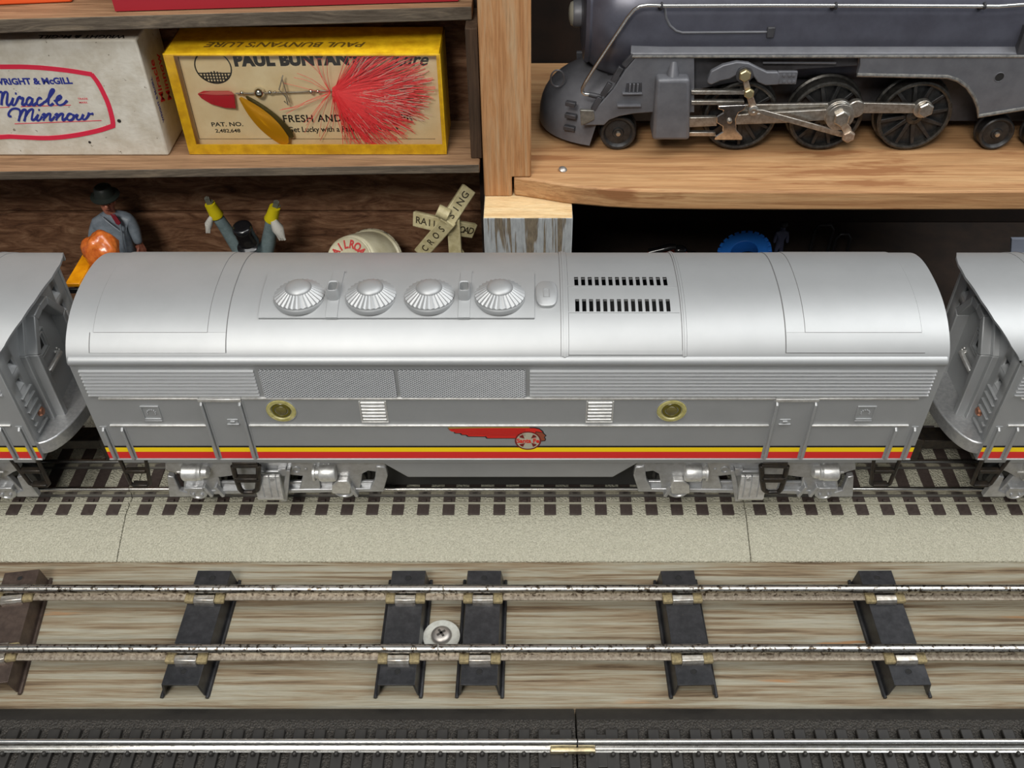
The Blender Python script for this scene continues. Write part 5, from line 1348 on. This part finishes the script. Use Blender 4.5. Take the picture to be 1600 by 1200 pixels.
# ------------------------------------------------------------------ figures and bits behind the train
def finger_hand(mb, wrist, d, up, size):
    d = V(d).normalized(); up = V(up); up = (up - d * up.dot(d)).normalized(); s_ = d.cross(up)
    mb.obox(V(wrist) + d * size * .28, d, s_, up, size * .3, size * .26, size * .12)
    for i, l in enumerate((.42, .5, .47, .36)):
        b = V(wrist) + d * size * .5 + s_ * size * (.2 - .135 * i); mb.tube([b, b + d * size * l * .5 + up * size * .03, b + d * size * l * .9 - up * size * .1], [size * .075, size * .07, size * .055], 6)
    b = V(wrist) + d * size * .15 + s_ * size * .24; mb.tube([b, b + s_ * size * .18 + d * size * .14, b + s_ * size * .2 + d * size * .36], [size * .085, size * .08, size * .06], 6)
def body(t, joints, edges, head_keys, hands, zfloor=0):
    vs, fs = skin(joints, edges, 2)
    hc = [(V(joints[k][0]), r) for k, r in head_keys]
    mis = []
    for f in fs:
        c = sum((vs[i] for i in f), V()) / len(f); mis.append(1 if any((c - h).length < r for h, r in hc) else 0)
    mb = MB(); mb.add(vs, fs, mis); mb.mi = 1
    for wr, d, up, sz in hands: finger_hand(mb, wr, d, up, sz)
    return mb
FY = 389.0
G = lambda px, py, o_=0: atY(px, py, FY + o_)
t = thing('toy_figure', 'toy figure in grey suit, red tie and dark hat by the brown wall', 'toy figure', (G(188, 395).x, FY, 0))
pel = G(190, 398); cx = pel.x
J = {'pelvis': (pel, 5.4), 'waist': (G(186, 376), 5.9), 'chest': (G(178, 352), 6.6), 'neck': (G(171, 331), 2.6), 'jaw': (G(168, 321, -1.2), 3.3), 'head': (G(166, 309, -.4), 3.9), 'crown': (G(165, 301), 3.0),
     'shl': (G(152, 349), 3.6), 'ell': (G(146, 372, -1), 3.0), 'wrl': (G(158, 392, -5), 2.2), 'shr': (G(203, 343), 3.6), 'elr': (G(212, 364, -1), 2.8), 'wrr': (G(217, 382, -2), 2.0),
     'hpl': (V((cx - 3.4, FY, 33)), 4.8), 'knl': (V((cx - 4, FY, 19)), 3.6), 'anl': (V((cx - 4.2, FY, 4)), 2.6), 'tol': (V((cx - 4.6, FY - 6, 1.6)), 1.7), 'hpr': (V((cx + 3.4, FY, 33)), 4.8), 'knr': (V((cx + 4, FY, 19)), 3.6), 'anr': (V((cx + 4.2, FY, 4)), 2.6), 'tor': (V((cx + 4.6, FY - 6, 1.6)), 1.7)}
E = [('pelvis', 'waist'), ('waist', 'chest'), ('chest', 'neck'), ('neck', 'jaw'), ('jaw', 'head'), ('head', 'crown'), ('chest', 'shl'), ('shl', 'ell'), ('ell', 'wrl'), ('chest', 'shr'), ('shr', 'elr'), ('elr', 'wrr'),
     ('pelvis', 'hpl'), ('hpl', 'knl'), ('knl', 'anl'), ('anl', 'tol'), ('pelvis', 'hpr'), ('hpr', 'knr'), ('knr', 'anr'), ('anr', 'tor')]
mb = body(t, J, E, [('head', 6.2), ('jaw', 4.6), ('crown', 6)], [(J['wrr'][0], (.25, -.1, -1), (1, -.2, 0), 7.5), (J['wrl'][0], (.5, -.6, -.6), (-.5, 0, .5), 7)])
hd = J['jaw'][0]
mb.ball(hd + V((1.4, -4.1, 1.8)), .8, .9, 1.1, 10, 6); mb.ball(hd + V((-3.6, -.4, 2.4)), .6, 1, 1.4, 8, 5); mb.ball(hd + V((4.0, -.2, 2.4)), .6, 1, 1.4, 8, 5)
obj('body', mb, [SUIT, SKIN], t, smooth=60)
mb = MB(); mb.tube([hd + V((.2, -3.2, -.6)), hd + V((1.5, -3.5, -.5)), hd + V((2.6, -2.9, -.6))], .25, 6); 
for q in (-.1, 3.0): mb.ball(hd + V((q, -3.5, 3.0)), .42, n=8, m=5)
obj('face_paint', mb, M('dark_face_paint', srgb(70, 30, 26), .5), t)
hb = J['head'][0] + V((0, -.4, 1.2)); mb = MB()
mb.lathe(hb, (.02, -.12, 1), [(0, .1), (4.6, .1), (6.5, -.1), (6.6, .5), (4.6, 1.1), (4.3, 2), (4.0, 4.6), (3.0, 5.4), (1.5, 4.9), (0, 4.7)], 28); obj('hat', mb, HATM, t, smooth=50)
mb = MB(); a, b = G(177, 335, -5.6), G(186, 349, -6.6); d = (b - a).normalized(); mb.hull8([a + V((-1.1, 0, .4)), a + V((1.1, 0, .2)), b + V((1.3, 0, .5)), b + V((0, 0, -.8)), b + V((-1.1, 0, 0))], [p + V((0, -.9, .2)) for p in (a + V((-1.1, 0, .4)), a + V((1.1, 0, .2)), b + V((1.3, 0, .5)), b + V((0, 0, -.8)), b + V((-1.1, 0, 0)))]); obj('necktie', mb, TIE_RED, t, bevel=.2)
mb = MB(); mb.tube([G(176, 334, -5.4), G(188, 352, -7.2), G(191, 372, -6.8), G(196, 396, -6.2), G(204, 404, -5)], .45, 6); mb.tube([G(158, 338, -4), G(172, 350, -7), G(188, 362, -7.2)], .4, 6); obj('jacket_edge', mb, SUIT, t)
mb = MB(); c = G(196, 400, -.5)
mb.lathe((c.x - 1.5, FY - .5, c.z - 3), (-.1, 0, 1), [(8.6, 0), (8.3, .6), (6.8, 10), (6.2, 14)], 24, cap=False); o = obj('jacket_skirt', mb, SUIT, t, smooth=60)

t = thing('toy_figure', 'toy figure with both arms raised, black cap and yellow cuffs', 'toy figure', (G(395, 400).x, FY, 0))
f2 = 384.0; G2 = lambda px, py, o_=0: atY(px, py, f2 + o_)
pel = G2(398, 445); cx = pel.x
J = {'pelvis': (pel, 5.0), 'waist': (G2(399, 428), 4.9), 'chest': (G2(395, 402), 6.0), 'neck': (G2(391, 386, -2), 2.8), 'head': (G2(388, 366, -3), 4.4), 'crown': (G2(386, 352, -2), 3.6),
     'shl': (G2(374, 389), 4.0), 'ell': (G2(352, 356, -1), 3.1), 'wrl': (G2(338, 336, -2), 2.9), 'shr': (G2(418, 388), 4.2), 'elr': (G2(423, 358, -1), 3.4), 'wrr': (G2(424, 342, -2), 2.9),
     'hpl': (V((cx - 3.2, f2, 20)), 4.4), 'knl': (V((cx - 3.8, f2, 12)), 3.4), 'anl': (V((cx - 4, f2, 3.6)), 2.5), 'tol': (V((cx - 4.4, f2 - 5.5, 1.6)), 1.7), 'hpr': (V((cx + 3.2, f2, 20)), 4.4), 'knr': (V((cx + 3.8, f2, 12)), 3.4), 'anr': (V((cx + 4, f2, 3.6)), 2.5), 'tor': (V((cx + 4.4, f2 - 5.5, 1.6)), 1.7)}
E = [('pelvis', 'waist'), ('waist', 'chest'), ('chest', 'neck'), ('neck', 'head'), ('head', 'crown'), ('chest', 'shl'), ('shl', 'ell'), ('ell', 'wrl'), ('chest', 'shr'), ('shr', 'elr'), ('elr', 'wrr'),
     ('pelvis', 'hpl'), ('hpl', 'knl'), ('knl', 'anl'), ('anl', 'tol'), ('pelvis', 'hpr'), ('hpr', 'knr'), ('knr', 'anr'), ('anr', 'tor')]
ha, hb2 = G2(327, 317, -3), G2(430, 322, -3)
mb = body(t, J, E, [('head', 5.4), ('crown', 6)], [])
obj('body', mb, [SUIT2, SKIN], t, smooth=60)
for w_, e_ in ((J['wrl'][0], ha), (J['wrr'][0], hb2)):
    d = (e_ - w_).normalized(); mb = MB(); mb.lathe(w_ - d * .6, d, [(3.2, 0), (3.35, .5), (2.9, 2.5), (2.5, (e_ - w_).length)], 20); obj('cuff', mb, FIG_Y, t, smooth=40, label='yellow cuff')
    mb = MB(); finger_hand(mb, e_ - d * .8, d, (0, -1, 0), 4.6); obj('hand', mb, M('grey_hand_paint', srgb(96, 98, 88), .5), t, smooth=40)
for pts, s_ in ((((331, 338), (326, 350), (325, 361)), .8), (((427, 344), (434, 357), (441, 371)), 1.25)):
    mb = MB(); P = [G2(*p, -4) for p in pts]
    mb.tube([P[0], P[1], P[2]], [1.3 * s_, 2.3 * s_, 1.2 * s_], 12)
    for q in (-.9, 0, .9): mb.tube([P[1] + V((q * s_, -1, 0)), P[2] + V((q * s_, -.4, -.8 * s_))], [.8 * s_, .5 * s_], 8)
    obj('white_glove', mb, FIG_W, t, smooth=60, label='white glove hanging from the cuff')
mb = MB(); hc = G2(387, 374, -5); ax = V((-.06, -.30, 1))
mb.lathe(hc, ax, [(0, -3.4), (4.0, -3.2), (4.7, -2.2), (4.9, -1.0), (4.5, -.4), (4.75, 1.0), (4.4, 2.0), (4.7, 4.2), (4.5, 6.2), (4.75, 7.4), (4.4, 9.0), (3.4, 9.7), (1.5, 9.3), (0, 9.1)], 30); obj('cap', mb, HATB, t, smooth=50)
mb = MB(); p = hc + V((0, -2.4, -2.6)); mb.lathe(p, (0, -.5, 1), [(0, 0), (4.2, 0), (4.9, .2), (4.4, .7), (0, .9)], 24); obj('cap_peak', mb, HATB, t, smooth=50)
a, b = G2(390, 390, -8.2), G2(391, 402, -7.4); mb = MB(); q = [a + V((-1.3, 0, 0)), a + V((1.3, 0, 0)), b + V((.7, 0, 0)), b + V((-.7, 0, 0))]; mb.hull8(q, [p + V((0, 2.2, 0)) for p in q]); obj('necktie', mb, TIE_RED, t, bevel=.2)

# yellow cart with the orange lump
p0 = atZ(119, 446, 60); p1 = atZ(154, 386, 60); d = (p1 - p0).normalized(); s_ = V((d.y, -d.x, 0))
ct = thing('toy_cart', 'yellow-orange toy cart behind the gap between the silver cars', 'toy cart', (p0.x, (p0.y + p1.y) / 2, 0))
mb = MB(); c = (p0 + p1) / 2; L = (p1 - p0).length / 2
mb.obox(c - s_ * 1.5, d, s_, (0, 0, 1), L, 3.2, 1.0); mb.obox(c + s_ * 3.4 - V((0, 0, 3.4)), d, s_, (0, 0, 1), L, 2.2, .9); mb.obox(c + s_ * 1.6 - V((0, 0, 1.8)), d, s_, (0, 0, 1), L, .5, 2.2)
obj('deck', mb, TOY_Y, ct, bevel=.4)
for q, r in ((-.7, -1), (.7, -1), (-.7, 1), (.7, 1)):
    mb = MB(); b = c + d * L * q + s_ * (2.5 * r); mb.cyl((b.x, b.y, 0.2), (b.x, b.y, 58), 1.1); obj('leg', mb, TOY_Y, ct)
mb = MB(); mb.obox(p0 - d * .2 - s_ * 1.0 - V((0, 0, 2.6)), d, s_, (0, 0, 1), .8, 3.0, 1.2); obj('axle_block', mb, DARKTOY, ct, bevel=.3)
oc = atY(160, 393, c.y + 3); oc.y = c.y + 3
bm = bmesh.new(); bmesh.ops.create_icosphere(bm, subdivisions=4, radius=1)
from mathutils import noise as mn
vs = []
for v in bm.verts:
    n_ = v.co.normalized(); k_ = 1 + .16 * mn.noise(n_ * 1.6 + V((4, 1, 2))) + .07 * mn.noise(n_ * 4 + V((1, 7, 0)))
    g = n_.x * .75 + n_.z * .35; k_ -= .07 * math.exp(-((g + .12) / .09) ** 2)
    vs.append(V((oc.x + n_.x * 8.3 * k_, oc.y + n_.y * 7.5 * k_, oc.z + n_.z * 10.0 * k_)))
bm.verts.index_update(); fs = [[v.index for v in f.verts] for f in bm.faces]; bm.free()
zmin = min(v.z for v in vs)
mb = MB(); mb.add(vs, fs); tag(obj('painted_lump', mb, ORANGE, smooth=80, loc=tuple(oc)), 'lumpy glossy orange toy resting on the yellow cart', 'toy')

# round tin with red lettering
fc = atY(545, 409, 366); ax = V((-.30, -.74, .60)).normalized()
tn = thing('railroad_tin', 'round cream tin with red lettering, lying behind the silver roof', 'tin', (fc.x, fc.y + 8, 0))
mb = MB(); mb.lathe(fc, ax, [(0, -24), (15.5, -24), (16.6, -23.2), (17.2, -22.4), (16.8, -21.2), (15.8, -20.8), (15.3, -17), (13.6, -7), (12.6, -3), (12.5, -2.4), (11.7, -1.6), (11.9, -.4), (11.4, .2), (10.9, -.2), (0, 0)], 56)
obj('tin_body', mb, TIN, tn, smooth=40)
mb = MB(); e1 = (V((1, 0, 0)) - ax * ax.x).normalized(); e2 = ax.cross(e1)
for i, ch_ in enumerate('RAILROAD'):
    a = radians(180 - 14 - i * 22 ); dr = e1 * cos(a) + e2 * sin(a); tg = e1 * sin(a) - e2 * cos(a)
    mb.text(ch_, fc + dr * 8.0 + ax * .02, tg, dr, 5.4, .12, .03, sx=.8)
obj('lettering', mb, INK_TIN, tn, smooth=0)
mb = MB(); mb.tube(mb.ring(fc + ax * -22.4, ax, 17.0, 48), .5, 6, True); obj('rim_wear', mb, M('chipped_rim', srgb(150, 142, 120), .5, wear=(srgb(60, 54, 42), .45, .5)), tn)
mb = MB(); mb.box(fc.x - 9, fc.x + 16, fc.y + 2, fc.y + 18, 0, max(4, fc.z - 26)); obj('tin_foot', mb, TIN, tn)

# crossbuck sign
cyY = 372.0; C0 = atY(697, 352, cyY)
sg = thing('crossing_sign', 'cream cast crossbuck sign reading railroad crossing, beside the grey post', 'toy sign', (C0.x, cyY, 0))
ink = MB()
def blade(e_px, c_px, dy, wd, word, rev, lift):
    a = atY(*c_px, cyY - lift); b = atY(*e_px, cyY + dy); d = (b - a).normalized()
    n_ = V((-.15 if b.x < a.x else .15, -1, .25)); n_ = (n_ - d * n_.dot(d)).normalized()
    s2 = n_.cross(d); mb = MB(); L = (b - a).length
    mb.obox((a + b) / 2 + n_ * -1.0, d, s2, n_, L / 2, wd / 2, 1.3); obj('blade', mb, CREAM, sg, bevel=.5)
    xd = -d if rev else d; yd = n_.cross(xd)
    for i, c_ in enumerate(word):
        f = (i + .75) / (len(word) + .45); f = 1 - f if rev else f
        ink.text(c_, a + d * L * ((f * .74 + .22) if not lift else (f * .86 + .08)) + n_ * .28, xd, yd, wd * .64, .12, .012)
blade((645, 342), (699, 355), 7, 7.2, 'RAIL', True, 0); blade((742, 362), (699, 355), 8, 7.2, 'ROAD', False, 0)
blade((656, 398), (701, 346), 5, 7.0, 'CROS', True, 1.6); blade((734, 294), (697, 350), 9, 7.0, 'SING', False, 1.6)
q0 = atY(716, 403, cyY + 2)
blade((728, 399), (694, 418), 4, 7.0, 'KEEP', False, 0)
obj('lettering', ink, M('dark_sign_ink', srgb(56, 48, 30), .6), sg, smooth=0)
mb = MB(); mb.box(C0.x + .2, C0.x + 6.2, cyY + 1, cyY + 6, 2.5, C0.z + 2); obj('sign_post', mb, CREAM, sg, bevel=.6)
p = atY(689, 330, cyY + 1); mb = MB(); mb.cyl(p + V((-1.5, 0, .6)), p + V((3.6, -1, -1.6)), 2.9, n=20); mb.box(p.x - 1, p.x + 4, cyY, cyY + 4, p.z - 10, p.z); obj('bell_boss', mb, CREAM, sg, bevel=.3)
mb = MB(); mb.lathe((C0.x + 3.2, cyY + 3.5, 0), (0, 0, 1), [(12, 0), (12, 1.6), (9, 2.8), (0, 2.8)], 28); obj('sign_base', mb, CREAM, sg)

# dim things in the dark cupboard on the right
ry = 432.0; Q = lambda px, py, o_=0: atY(px, py, ry + o_)
rt = thing('toy_vehicle', 'small orange-red toy vehicle with black top in the dark cupboard', 'toy vehicle', (Q(1045, 400).x, ry, 0))
a, b = Q(1008, 404), Q(1076, 402); mb = MB()
mb.ball(((a.x + b.x) / 2 - 6, ry, 8.5), 7, 6, 5.5, 20, 10); mb.ball(((a.x + b.x) / 2 + 7, ry - 1, 8.5), 6.5, 6, 6.5, 20, 10); mb.box(a.x + 2, b.x - 2, ry - 5, ry + 5, 3.5, 9); obj('red_body', mb, REDTOY, rt, bevel=.5, smooth=50)
mb = MB(); mb.tube([Q(1014, 395), Q(1030, 391), Q(1046, 387), Q(1056, 386)], [2.2, 2.0, 2.2, 1.6], 12); mb.ball(Q(1062, 390), 4.0, 3, 2.4, 16, 8); mb.ball(Q(1083, 398), 2.0, n=12, m=8); mb.tube([Q(1018, 396), Q(1013, 402), Q(1010, 410)], 1.2, 8); obj('black_top', mb, HATB, rt, smooth=50)
for px in (1014, 1040, 1066, 1084):
    mb = MB(); c = Q(px, 420); mb.lathe((c.x, ry - 6, 4.2), (0, 1, 0), [(0, 0), (4.0, 0), (4.2, .6), (4.2, 3), (0, 3)], 20); obj('wheel', mb, DARKTOY, rt)
tc = Q(1163, 408); ax = V((-.30, -.26, .92)).normalized(); tc.z = 13.8
mb = MB(); mb.lathe(tc, ax, [(7.4, -4.6), (11.9, -5.4), (13.3, -4.7), (13.6, 0), (13.3, 4.7), (11.9, 5.4), (7.4, 4.6), (6.6, 0), (7.4, -4.6)], 48, cap=False)
e1 = ax.orthogonal().normalized(); e2 = ax.cross(e1)
for i in range(24):
    a = 2 * pi * i / 24
    for q in (-1, 1):
        a2 = a + (.13 if q > 0 else 0); r_ = e1 * cos(a2) + e2 * sin(a2); mb.obox(tc + r_ * 13.4 + ax * (q * 2.6), r_, r_.cross(ax), ax, 1.2, 1.25, 2.3)
zmin = min(v.co.z for v in mb.bm.verts)
for v in mb.bm.verts: v.co.z += .15 - zmin
tag(obj('toy_tyre', mb, BLUETOY, bevel=.25, smooth=40, loc=(tc.x, tc.y, 0)), 'bright blue rubber toy tyre with chunky tread, tilted in the dark cupboard', 'toy')  # a loose toy tyre, tread blocks around the ring
fx = Q(1228, 400).x; t = thing('toy_figure', 'tiny dim bluish toy figure standing behind the blue tyre', 'toy figure', (fx, 447, 0))
J = {'pelvis': (V((fx, 447, 9)), 2.0), 'chest': (V((fx, 447, 14.5)), 2.4), 'neck': (V((fx, 447, 17.8)), 1.1), 'head': (V((fx, 447, 20.6)), 2.0), 'sl': (V((fx - 3, 447, 16)), 1.2), 'hl': (V((fx - 3.6, 446, 10)), .9), 'sr': (V((fx + 3, 447, 16)), 1.2), 'hr': (V((fx + 3.6, 446, 10)), .9), 'kl': (V((fx - 1.4, 447, 5)), 1.3), 'fl': (V((fx - 1.5, 446.4, 1)), 1.0), 'kr': (V((fx + 1.4, 447, 5)), 1.3), 'fr': (V((fx + 1.5, 446.4, 1)), 1.0)}
vs, fs = skin(J, [('pelvis', 'chest'), ('chest', 'neck'), ('neck', 'head'), ('chest', 'sl'), ('sl', 'hl'), ('chest', 'sr'), ('sr', 'hr'), ('pelvis', 'kl'), ('kl', 'fl'), ('pelvis', 'kr'), ('kr', 'fr')], 2)
mb = MB(); mb.add(vs, fs); obj('body', mb, M('blue_grey_figure', srgb(70, 74, 96), .5), t, smooth=60)
mb = MB(); mb.ball((fx, 447, 21.4), 2.3, 2.3, 2.0, 14, 6, zlo=-.2); obj('hat', mb, BLACK, t)
for px, lab, h_ in ((1292, 'dark bent wire bracket standing in the cupboard, nearer the blue tyre', 22), (1326, 'dark wire loop standing low in the cupboard, right of the bracket', 16)):
    c = Q(px, 400); mb = MB(); w_ = 5 if h_ > 20 else 4
    mb.tube([(c.x - w_, 446, .9), (c.x - w_, 446, h_ - 3), (c.x - w_ + 2, 446, h_), (c.x + w_ - 2, 446, h_), (c.x + w_, 446, h_ - 3), (c.x + w_, 446, .9)], .9, 8)
    tag(obj('wire_bracket', mb, DARKTOY, smooth=60, loc=(c.x, 446, 0)), lab, 'bracket')
a = Q(1580, 384); b = Q(1625, 384); mb = MB()
mb.hull8([(a.x + 3, ry - 6, .1), (b.x + 12, ry - 6, .1), (b.x + 12, ry - 4, .1), (a.x + 3, ry - 4, .1)], [(a.x, ry + 2, 21), (b.x, ry + 2, 21), (b.x, ry + 4, 21), (a.x, ry + 4, 21)])
tag(obj('card_panel', mb, GREYCARD, bevel=.3, loc=(b.x, ry, 0)), 'pale grey panel at the right edge of the dark cupboard', 'panel')
